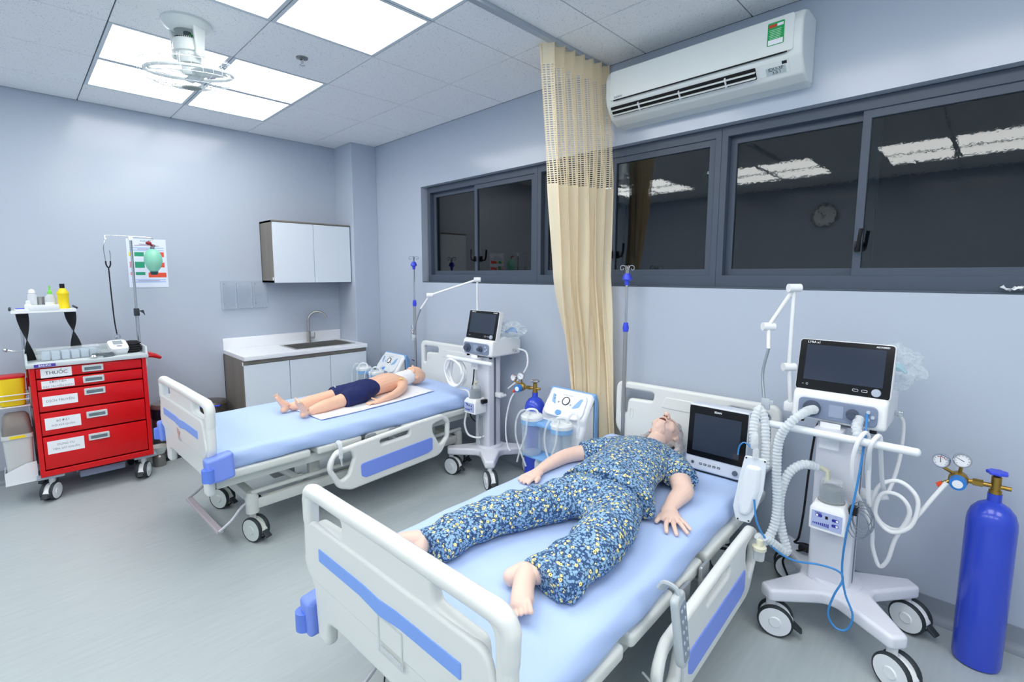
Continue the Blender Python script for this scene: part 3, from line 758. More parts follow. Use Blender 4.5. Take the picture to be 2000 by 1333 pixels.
# drip pole with cross bar
px, py = -hx + 0.14, hy + 0.02
B().cyl((px, py, 0.60), (px, py, 1.24), 0.013).cyl((px, py, 1.2), (px, py, 1.815), 0.0095).obj('drip_pole', CHROME, cart)
B().box((px, py, 1.235), (0.03, 0.035, 0.06), 0.005).ext([rnd([(0, 0.0), (0.03, 0.005), (0.04, -0.045), (0.025, -0.02)], 0.003)], 0.012, 0.002, T(px, py + 0.015, 1.245) @ SIDE).obj('pole_clamp', RUBBER, cart)
B().tube([(px, py + 0.135, 1.79), (px, py + 0.14, 1.81), (px, py + 0.12, 1.82), (px, py, 1.822), (px, py - 0.145, 1.824), (px, py - 0.155, 1.81), (px + 0.01, py - 0.15, 1.79)], 0.004, 8, smooth=3).obj('hook_bar', CHROME, cart)
B().box((px, py, 1.803), (0.024, 0.03, 0.028), 0.005).obj('pole_head', WHITE, cart)
# folding side shelf with black strap legs
sh_x, sh_y, sh_z = 0.0, -0.205, 1.28
B().box((sh_x, sh_y, sh_z), (0.30, 0.325, 0.012), 0.003).obj('shelf', WHITE, cart, ang=30)
rl = B().box((sh_x + 0.145, sh_y, sh_z + 0.01), (0.008, 0.325, 0.014), 0.002).box((sh_x + 0.147, sh_y - 0.0, sh_z + 0.028), (0.006, 0.15, 0.04), 0.003)
rl.obj('shelf_rim', WHITE2, cart, ang=30)
for sy in (-1, 1): B().tube([(sh_x - 0.13, sh_y + sy * 0.165, sh_z + 0.02), (sh_x + 0.15, sh_y + sy * 0.165, sh_z + 0.02)], 0.007, 8).obj('shelf_rail', RUBBER, cart)
STRAP = mat('black_strap', '15171a', 0.8)
for yy, zb in ((-0.315, 0.93), (-0.075, 1.02)):
    def strap(u, v, yy=yy, zb=zb):
        z = sh_z - 0.01 + (zb - sh_z) * v; a = PI * 0.98 * v; wd = 0.031
        return (sh_x + 0.10 - 0.05 * v + (u - 0.5) * 2 * wd * math.sin(a) , yy + (u - 0.5) * 2 * wd * math.cos(a) + 0.02 * v, z)
    B().surf(strap, 5, 22).obj('twisted_strap', STRAP, cart, solid=0.004)
B().cyl((-hx + 0.05, -hy - 0.01, 0.55), (-hx + 0.05, -hy - 0.01, 1.275), 0.010).obj('shelf_post', CHROME, cart)
B().cyl((-hx + 0.05, -hy + 0.26, 0.95), (-hx + 0.05, -hy + 0.26, 1.275), 0.010).obj('shelf_post', CHROME, cart)
B().tube([(0.05, -hy - 0.015, 1.02), (0.05, -hy - 0.06, 1.02), (0.05, -hy - 0.09, 1.03)], 0.007, 8).ell((0.05, -hy - 0.1, 1.032), (0.014, 0.014, 0.014)).obj('side_knob', CHROME, cart)
# wire rack that holds the sharps box
wr = B()
for z in (0.735, 0.70): wr.tube([(-0.05, -hy - 0.01, z), (-0.05, -hy - 0.17, z), (0.11, -hy - 0.17, z), (0.11, -hy - 0.01, z)], 0.004, 6)
wr.tube([(-0.05, -hy - 0.01, 0.655), (-0.05, -hy - 0.17, 0.655), (0.11, -hy - 0.17, 0.655), (0.11, -hy - 0.01, 0.655)], 0.004, 6)
wr.box((0.03, -hy - 0.09, 0.652), (0.16, 0.16, 0.004))
wr.obj('sharps_rack', WHITE2, cart)
B().box((0.0, -hy - 0.006, 0.70), (0.10, 0.012, 0.14), 0.004).obj('bracket', GREYP, cart)
B().box((0.02, -hy - 0.006, 0.42), (0.05, 0.012, 0.40), 0.004).obj('bracket', GREYP, cart)
B().ext([rnd([(-0.165, 0.15), (-0.01, 0.15), (-0.01, 0.285), (-0.06, 0.28), (-0.165, 0.235)], 0.003)], 0.004, 0, T(0.185, -hy, 0.0) @ SIDE).box((0.09, -hy - 0.09, 0.152), (0.20, 0.155, 0.004)).box((0.09, -hy - 0.165, 0.19), (0.19, 0.004, 0.08)).obj('bin_bracket', WHITE2, cart, ang=30)
cx, cy = (CX0 + CX1) / 2, CCY
# sharps box
t = thing('sharps_box', 'yellow sharps box with a red lid in the wire rack of the trolley', 'sharps container', (cx + 0.03, cy - hy - 0.092, 0.657))
def rr_tower(lv, n=6):
    """stack of rounded rectangles [(z, wx, wy, r)] lofted"""
    bb = B(); rings = [[(p[0], p[1], z) for p in rnd(rect(a, c), r, n)] for z, a, c, r in lv]
    k = len(rings[0]); vs = [p for rg in rings for p in rg]
    fs = [(i * k + j, i * k + (j + 1) % k, (i + 1) * k + (j + 1) % k, (i + 1) * k + j) for i in range(len(rings) - 1) for j in range(k)]
    fs += [tuple(range(k - 1, -1, -1)), tuple(range((len(rings) - 1) * k, len(rings) * k))]
    return bb.add(vs, fs)
rr_tower([(0, 0.10, 0.11, 0.02), (0.01, 0.115, 0.125, 0.025), (0.185, 0.13, 0.14, 0.03), (0.19, 0.12, 0.13, 0.03)]).obj('tub', YEL, t)
rr_tower([(0.188, 0.135, 0.145, 0.03), (0.198, 0.135, 0.145, 0.03), (0.204, 0.11, 0.12, 0.03)]).obj('lid', REDP, t)
B().box((0.0, 0.08, 0.13), (0.02, 0.012, 0.09), 0.005).obj('tag', REDP, t)
# hanging bin
t = thing('swing_lid_bin', 'pale grey waste bin with a brown-grey domed lid hung on the trolley side', 'waste bin', (cx + 0.09, cy - hy - 0.088, 0.156))
rr_tower([(0, 0.15, 0.12, 0.015), (0.02, 0.155, 0.125, 0.02), (0.30, 0.185, 0.145, 0.025), (0.30, 0.20, 0.155, 0.025), (0.325, 0.20, 0.155, 0.025), (0.325, 0.18, 0.14, 0.02)]).obj('tub', GREYB, t)
rr_tower([(0.32, 0.19, 0.148, 0.03), (0.37, 0.185, 0.143, 0.035), (0.43, 0.15, 0.13, 0.04), (0.455, 0.09, 0.10, 0.04), (0.46, 0.03, 0.05, 0.012)]).obj('lid', LIDB, t)
B().box((0.1005, 0.0, 0.312), (0.002, 0.075, 0.018)).obj('sticker', YEL, t, ang=0)

# items on the side shelf
zt = sh_z + 0.006
def bottle(name, label, x, y, prof, m, cap, capm, group=None, band=None, cat='bottle'):
    t = thing(name, label, cat, (cx + x, cy + y, zt), 0, group)
    prof, cap = [(r * 1.12, z * 1.2) for r, z in prof], [(r * 1.12, z * 1.2) for r, z in cap]
    if band: band = ([(r * 1.12, z * 1.2) for r, z in band[0]], band[1])
    B().lathe(prof, 20).obj('body', m, t)
    B().lathe(cap, 18).obj('cap', capm, t)
    if band: B().lathe(band[0], 20).obj('label_band', band[1], t)
    return t
BG = 'bottles on the folding shelf'
bottle('disinfectant_bottle', 'yellow bottle with a black cap on the folding trolley shelf', 0.05, -0.10, [(0.001, 0), (0.027, 0), (0.029, 0.006), (0.027, 0.012), (0.027, 0.085), (0.03, 0.09), (0.03, 0.098), (0.012, 0.125), (0.001, 0.126)], YEL, [(0.001, 0.124), (0.0125, 0.124), (0.0125, 0.15), (0.001, 0.15)], BLACK, BG)
bottle('pump_bottle', 'clear soap bottle with a green pump neck on the folding trolley shelf', 0.02, -0.165, [(0.001, 0), (0.024, 0), (0.025, 0.005), (0.025, 0.07), (0.012, 0.09), (0.001, 0.09)], CLEAR2, [(0.001, 0.09), (0.012, 0.09), (0.010, 0.108), (0.004, 0.112), (0.004, 0.14), (0.001, 0.14)], mat('lime', '7fd858', 0.4), BG, ([(0.0252, 0.015), (0.0256, 0.015), (0.0256, 0.045), (0.0252, 0.045)], PAPER))
bottle('dropper_bottle', 'tall white bottle with a domed cap on the folding trolley shelf', 0.0, -0.255, [(0.001, 0), (0.021, 0), (0.021, 0.085), (0.01, 0.10), (0.001, 0.10)], CLEAR2, [(0.001, 0.098), (0.017, 0.098), (0.014, 0.115), (0.001, 0.122)], WHITE, BG, ([(0.0213, 0.012), (0.0216, 0.012), (0.0216, 0.02), (0.0213, 0.02)], BLUEB))
bottle('small_bottle', 'short white dropper bottle at the front of the folding trolley shelf', 0.06, -0.28, [(0.001, 0), (0.016, 0), (0.017, 0.004), (0.017, 0.032), (0.008, 0.042), (0.001, 0.042)], WHITE, [(0.001, 0.04), (0.011, 0.04), (0.009, 0.056), (0.001, 0.06)], WHITE2, BG)
t = thing('steel_cup', 'plain stainless steel cup between the bottles on the trolley shelf', 'cup', (cx - 0.03, cy - 0.215, zt))
B().lathe([(0.001, 0), (0.022, 0), (0.023, 0.09), (0.021, 0.09), (0.0205, 0.004), (0.001, 0.004)], 22).obj('cup', STEEL, t)
t = thing('instrument_tray', 'shallow white tray with a blue strip at the end of the trolley shelf', 'tray', (cx + 0.05, cy - 0.335 + 0.03, zt), 0.1)
rr_tower([(0, 0.12, 0.085, 0.01), (0.012, 0.125, 0.09, 0.012), (0.012, 0.115, 0.08, 0.01), (0.004, 0.11, 0.075, 0.01)]).obj('dish', WHITE, t)
B().box((-0.03, 0, 0.016), (0.012, 0.07, 0.006), 0.002).obj('strip', BLUEB, t)

# items on the trolley top
zt2 = 0.948
t = thing('clear_box', 'long transparent plastic box with pale blue packs on the trolley top', 'box', (cx + 0.10, cy - 0.10, zt2))
bx = B(); L_, W_, H_ = 0.33, 0.14, 0.075
for q in ((0, 0, 0.001, W_, L_, 0.002), (-W_ / 2, 0, H_ / 2, 0.002, L_, H_), (W_ / 2, 0, H_ / 2, 0.002, L_, H_), (0, -L_ / 2, H_ / 2, W_, 0.002, H_), (0, L_ / 2, H_ / 2, W_, 0.002, H_)):
    bx.box(q[:3], q[3:])
bx.obj('tray', CLEAR, t, ang=0)
B().box((0, 0, H_ + 0.002), (W_ + 0.006, L_ + 0.006, 0.003), 0.001).obj('lid', CLEAR, t, ang=0)
for k in range(6): B().box((0.015, -0.12 + 0.048 * k, 0.032), (0.10, 0.042, 0.056), 0.004, RZ(0.05 * (k - 1))).obj('pack', mat('pale_blue_pack', 'd0e0ec', 0.5), t)
t = thing('blood_pressure_monitor', 'white rounded blood pressure meter with a small grey screen on the trolley', 'blood pressure monitor', (cx + 0.13, cy + 0.165, zt2), 0.12)
BPM = RY(0.5)
bpc = rr_tower([(-0.02, 0.10, 0.10, 0.02), (0.03, 0.12, 0.115, 0.025), (0.045, 0.115, 0.11, 0.03), (0.05, 0.09, 0.085, 0.025)]); bpc.v = [tuple(Vector((0, 0, 0.035)) + BPM @ Vector(v)) for v in bpc.v]; bpc.v = [(v[0], v[1], max(0, v[2])) for v in bpc.v]; bpc.obj('case', WHITE, t)
BPM = T(0, 0, 0.035) @ BPM
B().box((-0.015, 0, 0.0505), (0.045, 0.055, 0.002), 0, BPM).obj('screen', mat('lcd_grey', '8f9aa0', 0.25), t, ang=0)
B().box((0.03, 0.0, 0.0505), (0.012, 0.03, 0.003), 0.001, BPM).obj('button', INKG, t)
t = thing('cuff', 'rolled black blood pressure cuff lying at the corner of the trolley top', 'blood pressure cuff', (cx + 0.08, cy + 0.255, zt2))
CS = Matrix.Diagonal((1.25, 1.25, 1.25, 1)); cf = B(); spi = [((0.012 + 0.0032 * k / 3) * math.cos(k * 0.42), (0.012 + 0.0032 * k / 3) * math.sin(k * 0.42)) for k in range(32)]
cf.lathe([(0.001, 0), (0.038, 0.001), (0.045, 0.02), (0.042, 0.05), (0.03, 0.068), (0.001, 0.072)], 20, CS)
for k in range(4): cf.tube([(0.046 * math.cos(a * PI / 12), 0.044 * math.sin(a * PI / 12), 0.012 + 0.014 * k) for a in range(24)], 0.004, 6, True, CS)
cf.obj('roll', mat('black_nylon', '1d1f24', 0.85, bump=(50, 0.6)), t)
t = thing('stethoscope', 'coiled grey stethoscope lying in front of the clear box', 'stethoscope', (cx + 0.20, cy + 0.07, zt2))
B().tube([(0.045 * math.cos(a * 0.4) * (1 - a * 0.008), 0.07 * math.sin(a * 0.4) * (1 - a * 0.008), 0.006 + 0.0006 * a) for a in range(36)], 0.005, 8).obj('tubing', mat('grey_rubber', '5f6b72', 0.5), t)
B().lathe([(0.001, 0.004), (0.02, 0.004), (0.022, 0.012), (0.015, 0.022), (0.001, 0.024)], 18, T(0.03, -0.05, 0)).obj('chest_piece', CHROME, t)
t = thing('stethoscope', 'black stethoscope hanging by its ear tubes from the drip hook', 'stethoscope', (cx + px + 0.01, cy + py - 0.15, 1.79))
B().tube([(0, -0.014, -0.17), (0, -0.018, -0.12), (0, -0.02, -0.06), (0, -0.008, -0.01), (0, 0.004, 0.005)], 0.003, 8, smooth=4).tube([(0, 0.014, -0.17), (0, 0.016, -0.12), (0, 0.013, -0.08)], 0.003, 8, smooth=3).obj('ear_tubes', CHROME, t)
B().tube([(0, -0.014, -0.16), (0, -0.012, -0.19), (0, 0, -0.21), (0, 0.012, -0.19), (0, 0.014, -0.16)], 0.005, 8, smooth=4).tube([(0, 0, -0.21), (0, 0.002, -0.4), (0, 0.006, -0.6), (0, 0.014, -0.715)], 0.0045, 8, smooth=4).obj('tubing', BLACK, t)
B().lathe([(0.001, -0.010), (0.02, -0.010), (0.022, 0), (0.014, 0.012), (0.001, 0.014)], 18, T(0, 0.016, -0.74) @ RY(PI / 2) @ RX(0.3)).obj('chest_piece', CHROME, t)
t = thing('resuscitation_bag', 'green squeeze bag of a manual resuscitator hanging in front of the poster', 'resuscitator', (cx + px, cy + py + 0.135, 1.78), 0)
B().lathe([(0.001, -0.235), (0.02, -0.235), (0.045, -0.20), (0.062, -0.15), (0.06, -0.11), (0.045, -0.07), (0.02, -0.05), (0.001, -0.05)], 24).obj('bulb', GREENB, t)
B().lathe([(0.001, -0.255), (0.022, -0.252), (0.028, -0.232), (0.024, -0.222), (0.001, -0.222)], 20).obj('intake_valve', mat('dark_teal', '2a4a52', 0.5), t)
B().lathe([(0.001, -0.055), (0.014, -0.055), (0.016, -0.04), (0.010, -0.03), (0.001, -0.03)], 16).cyl((0, 0.0, -0.035), (0.0, 0.018, -0.02), 0.009).obj('neck', mat('slate_valve', '5d6f78', 0.4), t)
B().ell((0.0, -0.022, -0.005), (0.017, 0.02, 0.015)).cyl((0, -0.01, -0.012), (0, 0.004, -0.03), 0.009).obj('patient_valve', mat('dark_red', '8e2030', 0.35), t)
B().tube([(0, -0.02, 0.0), (0, -0.005, 0.012), (0, 0.0, 0.014)], 0.002, 6).obj('loop', WHITE, t)

# ------------------------------------------------------------------ pedal bins by the wall
BINS = mat('bin_steel', '8f8d8a', 0.28, metal=0.7)
BIND = mat('bin_dark', '57534f', 0.35, metal=0.3)
def pedal_bin(label, x, y, r, h, m, lidm, liner, tape):
    t = thing('pedal_bin', label, 'waste bin', (x, y, 0), 0, 'round pedal bins by the wall')
    B().lathe([(r * 0.9, 0), (r * 1.02, 0.0), (r * 1.02, 0.03), (r * 0.97, 0.035), (r * 0.97, 0.04)], 32).obj('base', RUBBER, t)
    B().lathe([(r * 0.95, 0.03), (r * 0.97, h * 0.9), (r * 0.93, h * 0.9), (r * 0.92, 0.05)], 32).obj('shell', m, t)
    B().lathe([(0.001, h * 0.9), (r, h * 0.9), (r * 1.0, h * 0.93), (r * 0.9, h * 0.97), (r * 0.5, h), (0.001, h * 1.005)], 32).obj('lid', lidm, t)
    if liner: B().lathe([(r * 0.975, h * 0.72), (r * 1.0, h * 0.75), (r * 1.01, h * 0.88), (r * 1.015, h * 0.9), (r * 0.98, h * 0.9)], 32).obj('liner', mat('dark_liner', '1f2a3c', 0.3), t)
    if tape:
        B().box((r * 0.78, 0, h * 0.915), (0.05, r * 1.3, 0.012), 0.003, RZ(-0.4)).obj('handle_strip', BLUEB, t)
        B().box((r * 0.97, 0.0, h * 0.55), (0.006, 0.075, 0.05), 0, RZ(-0.4)).obj('sticker', BLACK, t, ang=0)
        B().box((r * 0.975, 0.0, h * 0.55), (0.006, 0.055, 0.016), 0, RZ(-0.4)).obj('sticker_print', mat('lime_print', 'b6d820', 0.5), t, ang=0)
    B().box((r * 1.02, 0, 0.015), (0.09, 0.05, 0.012), 0.004, RZ(-0.5)).obj('pedal', BLACK, t)
    return t
pedal_bin('dark steel pedal bin with a blue strip beside the sink cabinet', 0.17, -1.615, 0.135, 0.42, BIND, mat('bin_top', '5d5855', 0.3, metal=0.4), False, True)
pedal_bin('steel pedal bin with a dark liner behind the red trolley handle', 0.22, -1.955, 0.115, 0.48, BINS, mat('bin_top_light', '9b9896', 0.25, metal=0.6), True, False)
t = thing('steel_bowl', 'small pale basin resting low between the trolley and the pedal bins', 'basin', (0.395, -2.062, 0.10))
B().lathe([(0.001, 0), (0.04, 0), (0.06, 0.05), (0.062, 0.06), (0.058, 0.06), (0.04, 0.006), (0.001, 0.005)], 24).obj('bowl', mat('pale_basin', 'c9cfcd', 0.3), t)
B().lathe([(0.001, -0.10), (0.045, -0.10), (0.045, -0.02), (0.03, 0), (0.001, 0)], 20).obj('stand', BINS, t)

# ------------------------------------------------------------------ hospital beds
def board_loops(hw, top, holes=True, foot=True):
    """footboard / headboard outline in (u, z - mattress top)"""
    o = [(-hw, top), (hw, top), (hw + 0.002, 0.02), (hw - 0.06, -0.06), (hw - 0.075, -0.235), (hw - 0.145, -0.235), (hw - 0.15, -0.15), (hw - 0.21, -0.14),
         (-hw + 0.21, -0.14), (-hw + 0.15, -0.15), (-hw + 0.145, -0.235), (-hw + 0.075, -0.235), (-hw + 0.06, -0.06), (-hw - 0.002, 0.02)]
    lp = [rnd(o[::-1], [.09, .03, .02, .02, .03, .02, .02, .03, .02, .02, .03, .09, .06, .06][::1], 6)]
    if holes:
        for s in (-1, 1):
            h = [(s * 0.215, top - 0.045), (s * (hw - 0.05), top - 0.048), (s * (hw - 0.045), top - 0.20), (s * (hw - 0.075), top - 0.20), (s * (hw - 0.085), top - 0.105), (s * 0.225, top - 0.098)]
            lp.append(rnd(h, [.02, .03, .012, .014, .03, .02], 5))
    return lp
def make_bed(label, loc, rz, M, logo, footz=0.292, headz=0.315, bz=0.0):
    bed = thing('hospital_bed', label, 'bed', loc, rz, 'electric hospital beds')
    hw = 0.475
    yf, yh = -1.02, 1.035
    # footboard
    FBm = T(0, yf, M) @ UPR
    fb = B().ext(board_loops(hw, footz), 0.042, 0.016, FBm, 4).obj('footboard', ABS, bed)
    pan = rnd([(-hw + 0.015, 0.03), (-hw + 0.055, -0.022), (hw - 0.055, -0.022), (hw - 0.015, 0.03), (hw - 0.06, 0.185), (-hw + 0.06, 0.185)], [.04, .05, .05, .04, .05, .05], 6)
    B().ext([pan], 0.022, 0.009, T(0, -0.018, 0) @ FBm, 3).obj('raised_panel', ABS, fb)
    tubes = B().tube([(-hw + 0.022, yf, M + 0.10), (-hw + 0.016, yf, M + 0.20), (-hw + 0.02, yf, M + footz - 0.045), (-hw + 0.06, yf - 0.004, M + footz - 0.022), (-0.2, yf - 0.006, M + footz - 0.018), (0, yf - 0.006, M + footz - 0.016), (0.2, yf - 0.006, M + footz - 0.018), (hw - 0.06, yf - 0.004, M + footz - 0.022), (hw - 0.02, yf, M + footz - 0.045), (hw - 0.016, yf, M + 0.20), (hw - 0.022, yf, M + 0.10)], [.02, .024, .025, .025, .025, .025, .025, .025, .025, .024, .02], 14, smooth=5)
    tubes.obj('top_rail', ABS, fb)
    st = [(-0.345, 0.112), (-0.345, 0.070), (-0.10, 0.070), (0.0, 0.058), (0.10, 0.070), (0.335, 0.070), (0.335, 0.112), (0.08, 0.112), (0, 0.106), (-0.08, 0.112)]
    B().ext([rnd(st, [.004, .004, .05, .08, .05, .004, .004, .05, .08, .05])], 0.004, 0.001, T(0, -0.030, 0) @ FBm).obj('stripe', BLUES, fb, label='blue inset stripe')
    if logo:
        lg = B()
        for q, (u_, w_, r_) in enumerate(((-0.06, 0.03, 0.3), (-0.045, 0.022, -0.2), (-0.03, 0.028, 0.5), (-0.015, 0.02, -0.4), (-0.05, 0.008, 0.1), (-0.02, 0.004, 0.0))):
            lg.ext([rnd(rect(0.012, 0.034), 0.003)], 0.002, 0, T(0, -0.0305, 0) @ FBm @ T(u_, w_, 0) @ RZ(r_))
        lg.obj('torn_sticker', mat('sticker_pink', 'cfa6a0', 0.7), fb, ang=0)
        B().ext([rnd(rect(0.05, 0.02, -0.025, -0.012), 0.004)], 0.002, 0, T(0, -0.0303, 0) @ FBm).obj('sticker_remnant', mat('sticker_grey', 'b8c0c4', 0.6), fb, ang=0)
    else:
        B().ext([rnd(rect(0.115, 0.11, 0.05, 0.005), 0.003), rnd(rect(0.105, 0.1, 0.05, 0.005), 0.003)], 0.002, 0, T(0, -0.0303, 0) @ FBm).ext([rect(0.1, 0.012, 0.05, -0.035)], 0.002, 0, T(0, -0.0305, 0) @ FBm).obj('card_pocket', mat('clear_pocket', 'd0d6d8', 0.15), fb, ang=0)
    # headboard
    HBm = T(0, yh, M) @ UPR
    hb = B().ext(board_loops(hw, headz), 0.042, 0.016, HBm, 4).obj('headboard', ABS, bed)
    B().ext([rnd([(-0.14, headz - 0.055), (0.14, headz - 0.055), (0.17, headz - 0.125), (-0.17, headz - 0.125)], 0.012)], 0.012, 0.005, T(0, -0.018, 0) @ HBm).obj('raised_panel', ABS, hb)
    for s in (-1, 1):
        B().ext([rnd(rect(0.022, 0.065, s * 0.36, 0.12), 0.01), rnd(rect(0.013, 0.055, s * 0.36, 0.12), 0.006)], 0.01, 0.003, T(0, -0.02, 0) @ HBm).obj('slot_rim', ABS, hb)
    # corner bumpers
    for s in (-1, 1):
        for yy, d in ((yf, 1),):
            bm_ = B().ext([rnd([(-0.045 * d, 0.0), (0.085 * d, 0.02), (0.09 * d, -0.115), (0.03 * d, -0.125), (-0.04 * d, -0.125)][::d], 0.015)], 0.07, 0.014, T(s * (hw - 0.005 + 0.2 * bz), yy, M - 0.005 + bz) @ SIDE).obj('corner_bumper', BLUEP, bed)
            B().cyl((s * (hw + 0.2 * bz) + s * 0.012, yy - 0.034 * d, M - 0.115 + bz), (s * (hw + 0.2 * bz) + s * 0.012, yy - 0.034 * d, M - 0.05 + bz), 0.03, n=20).obj('roller', mat('bumper_roller', '6487e6', 0.4), bm_)
    # mattress platform: moulded sections with gaps
    secs = [(-0.96, -0.50), (-0.46, -0.16), (-0.12, 0.10), (0.14, 0.93)]
    for a, c in secs:
        B().ext([rnd(rect(0.90, c - a, 0, (a + c) / 2), 0.02)], 0.045, 0.012, T(0, 0, M - 0.128)).obj('platform_section', mat('platform_abs', 'd6dad5', 0.4), bed)
    # upper steel frame
    z1 = M - 0.185
    f = B()
    for s in (-1, 1): f.box((s * 0.36, 0.0, z1), (0.035, 1.98, 0.055), 0.004)
    for y in (-0.97, -0.42, 0.12, 0.97): f.box((0, y, z1), (0.70, 0.04, 0.045), 0.004)
    f.obj('upper_frame', STEELP, bed)
    # base frame and lifting arms
    z0 = 0.215
    f = B()
    for s in (-1, 1): f.box((s * 0.29, 0, z0), (0.05, 1.62, 0.06), 0.004)
    for y in (-0.76, 0.76): f.box((0, y, z0), (0.62, 0.05, 0.06), 0.004)
    f.obj('base_frame', STEELP, bed)
    for s in (-1, 1):
        for y, d in ((-0.52, 1), (0.42, 1)):
            B().ext([rnd([(0, 0.0), (0.05, 0.0), (0.05, 0.05), (0.0, 0.05)], 0.02)], 0.03, 0.004, T(s * 0.25, y, z0 + 0.03) @ SIDE).cyl((s * 0.25, y + 0.02, z0 + 0.05), (s * 0.25, y - 0.12, z1 - 0.03), 0.022, n=8).obj('lift_arm', STEELP, bed)
            B().box((s * 0.25, y + 0.12, (z0 + z1) / 2), (0.04, 0.07, z1 - z0 - 0.05), 0.005).obj('post', STEELP, bed)
    for s in (-1, 1): B().cyl((s * 0.31, -0.80, z0 + 0.075), (s * 0.31, 0.80, z0 + 0.075), 0.013).obj('side_bar', STEELP, bed)
    B().cyl((0.0, -0.45, z0 + 0.05), (0.06, 0.1, z1 - 0.05), 0.024).box((0, -0.5, z0 + 0.05), (0.10, 0.14, 0.09), 0.012).obj('actuator', mat('actuator_grey', '9fa4a6', 0.4), bed)
    for sx in (-1, 1):
        for sy in (-1, 1):
            B().lathe([(0.001, 0.165), (0.036, 0.165), (0.036, 0.255), (0.026, 0.285), (0.001, 0.288)], 20, T(sx * 0.29, sy * 0.79, 0)).obj('caster_housing', STEELP, bed)
            caster(bed, sx * 0.29, sy * 0.79, 0.072, (0.35 if sy < 0 else 0.2) + (0 if sx > 0 else 0.15), 0.185, STEELP, mat('wheel_grey', 'cdd5d2', 0.4))
    # central lock pedal at the foot
    PB = mat('pedal_alu', 'd4d6dc', 0.35, metal=0.2)
    B().tube([(0.27, -0.76, 0.235), (0.285, -0.84, 0.215), (0.295, -0.90, 0.16), (0.295, -0.97, 0.115)], 0.016, 8, smooth=3, flat=0.5).obj('pedal_arm', PB, bed)
    B().tube([(-0.27, -0.76, 0.235), (-0.285, -0.84, 0.215), (-0.295, -0.90, 0.16), (-0.295, -0.97, 0.115)], 0.016, 8, smooth=3, flat=0.5).obj('pedal_arm', PB, bed)
    B().box((0, -0.965, 0.115), (0.6, 0.034, 0.02), 0.004, seg=1).obj('pedal_bar', mat('pedal_mauve', 'b9b0b8', 0.5), bed)
    # lowered side rails
    ro = [(-0.40, -0.125), (0.20, -0.082), (0.42, -0.075), (0.495, -0.12), (0.49, -0.25), (0.40, -0.372), (-0.31, -0.40), (-0.395, -0.365), (-0.468, -0.215)]
    rl = rnd(ro[::-1], [.09, .08, .07, .10, .09, .09, .06, .10, .07][::1], 6)
    h1 = rnd([(-0.405, -0.165), (-0.30, -0.150), (-0.285, -0.20), (-0.325, -0.30), (-0.375, -0.325), (-0.425, -0.235)], .03, 4)
    h2 = rnd([(-0.10, -0.135), (0.135, -0.122), (0.13, -0.155), (-0.09, -0.165)], .014, 4)
    h3 = rnd([(0.33, -0.13), (0.425, -0.115), (0.462, -0.15), (0.455, -0.25), (0.395, -0.30), (0.365, -0.24), (0.335, -0.19)], .025, 4)
    for s in (-1, 1):
        RM = T(s * 0.515, 0.015, M) @ SIDE
        r = B().ext([rl, h1, h2, h3], 0.036, 0.014, RM, 3).obj('side_rail', ABS, bed)
        bl = rnd([(-0.245, -0.25), (0.325, -0.218), (0.325, -0.31), (0.28, -0.325), (-0.21, -0.348), (-0.24, -0.33)], .02, 4)
        B().ext([bl], 0.044, 0.004, RM).obj('rail_inset', BLUEP, r, label='periwinkle inset panel')
        for yy in (-0.12, 0.06):
            B().ext([rnd([(-0.035, -0.19), (0.035, -0.19), (0.05, -0.10), (-0.03, -0.10)], 0.012)], 0.012, 0.002, T(s * 0.465, yy, M) @ SIDE).cyl((s * 0.40, yy, M - 0.17), (s * 0.52, yy, M - 0.17), 0.011).obj('rail_bracket', mat('zinc', 'b4b9bb', 0.35, metal=0.6), r)
    return bed
def make_mattress(label, loc, rz, M, seed, headlift=0.0):
    b = B(); nx, ny = 30, 64; W2, Y0, Y1, TH = 0.447, -0.985, 0.945, 0.105
    ring = []   # cross-section around x,z
    prof = [(-W2 + 0.02, -TH), (-W2, -TH + 0.02), (-W2, -0.04), (-W2 + 0.012, -0.012), (-W2 + 0.04, 0.0)]
    prof += [(-W2 + 0.04 + (2 * W2 - 0.08) * i / 20, 0.0) for i in range(1, 20)]
    prof += [(W2 - 0.04, 0.0), (W2 - 0.012, -0.012), (W2, -0.04), (W2, -TH + 0.02), (W2 - 0.02, -TH)]
    def pt(u, v):
        q = u * (len(prof) - 1); i = min(int(q), len(prof) - 2); f = q - i
        x = prof[i][0] * (1 - f) + prof[i + 1][0] * f; z = prof[i][1] * (1 - f) + prof[i + 1][1] * f
        y = Y0 + (Y1 - Y0) * v
        e = min(v, 1 - v) * (Y1 - Y0)
        drop = 0 if e > 0.05 else 0.03 * (1 - e / 0.05) ** 2
        if z > -0.06:
            z -= drop
        if abs(x) > W2 - 0.08:
            x += 0.007 * noise.noise(Vector((x * 3, y * 4 + seed, z * 14))) + 0.003 * math.sin(y * 23 + z * 60 + seed)
            if z < -0.05: z += 0.018 * noise.noise(Vector((seed, y * 2.3, 1.0)))
        else:
            z += 0.0035 * noise.noise(Vector((x * 5 + seed, y * 4, 0.3)))
        if v > 0.55: z += headlift * (v - 0.55) / 0.45
        return (x, y, M + z)
    k = len(prof)
    b.surf(pt, 70, ny)
    nu = 70
    b.f.append(tuple(range(nu))); b.f.append(tuple(range(nu * (ny - 1) + nu - 1, nu * (ny - 1) - 1, -1)))
    for j in range(ny - 1): b.f.append((j * nu, (j + 1) * nu, (j + 1) * nu + nu - 1, j * nu + nu - 1))
    o = b.obj('mattress', SHEET, None, ang=50, loc=loc, rz=rz)
    return tag(o, label, 'mattress', 'sheeted bed mattresses')
M1, M2 = 0.545, 0.605
BED1, ROT1 = (3.880, -1.105, 0), 0.03
BED2, ROT2 = (1.790, -1.130, 0), 0.03
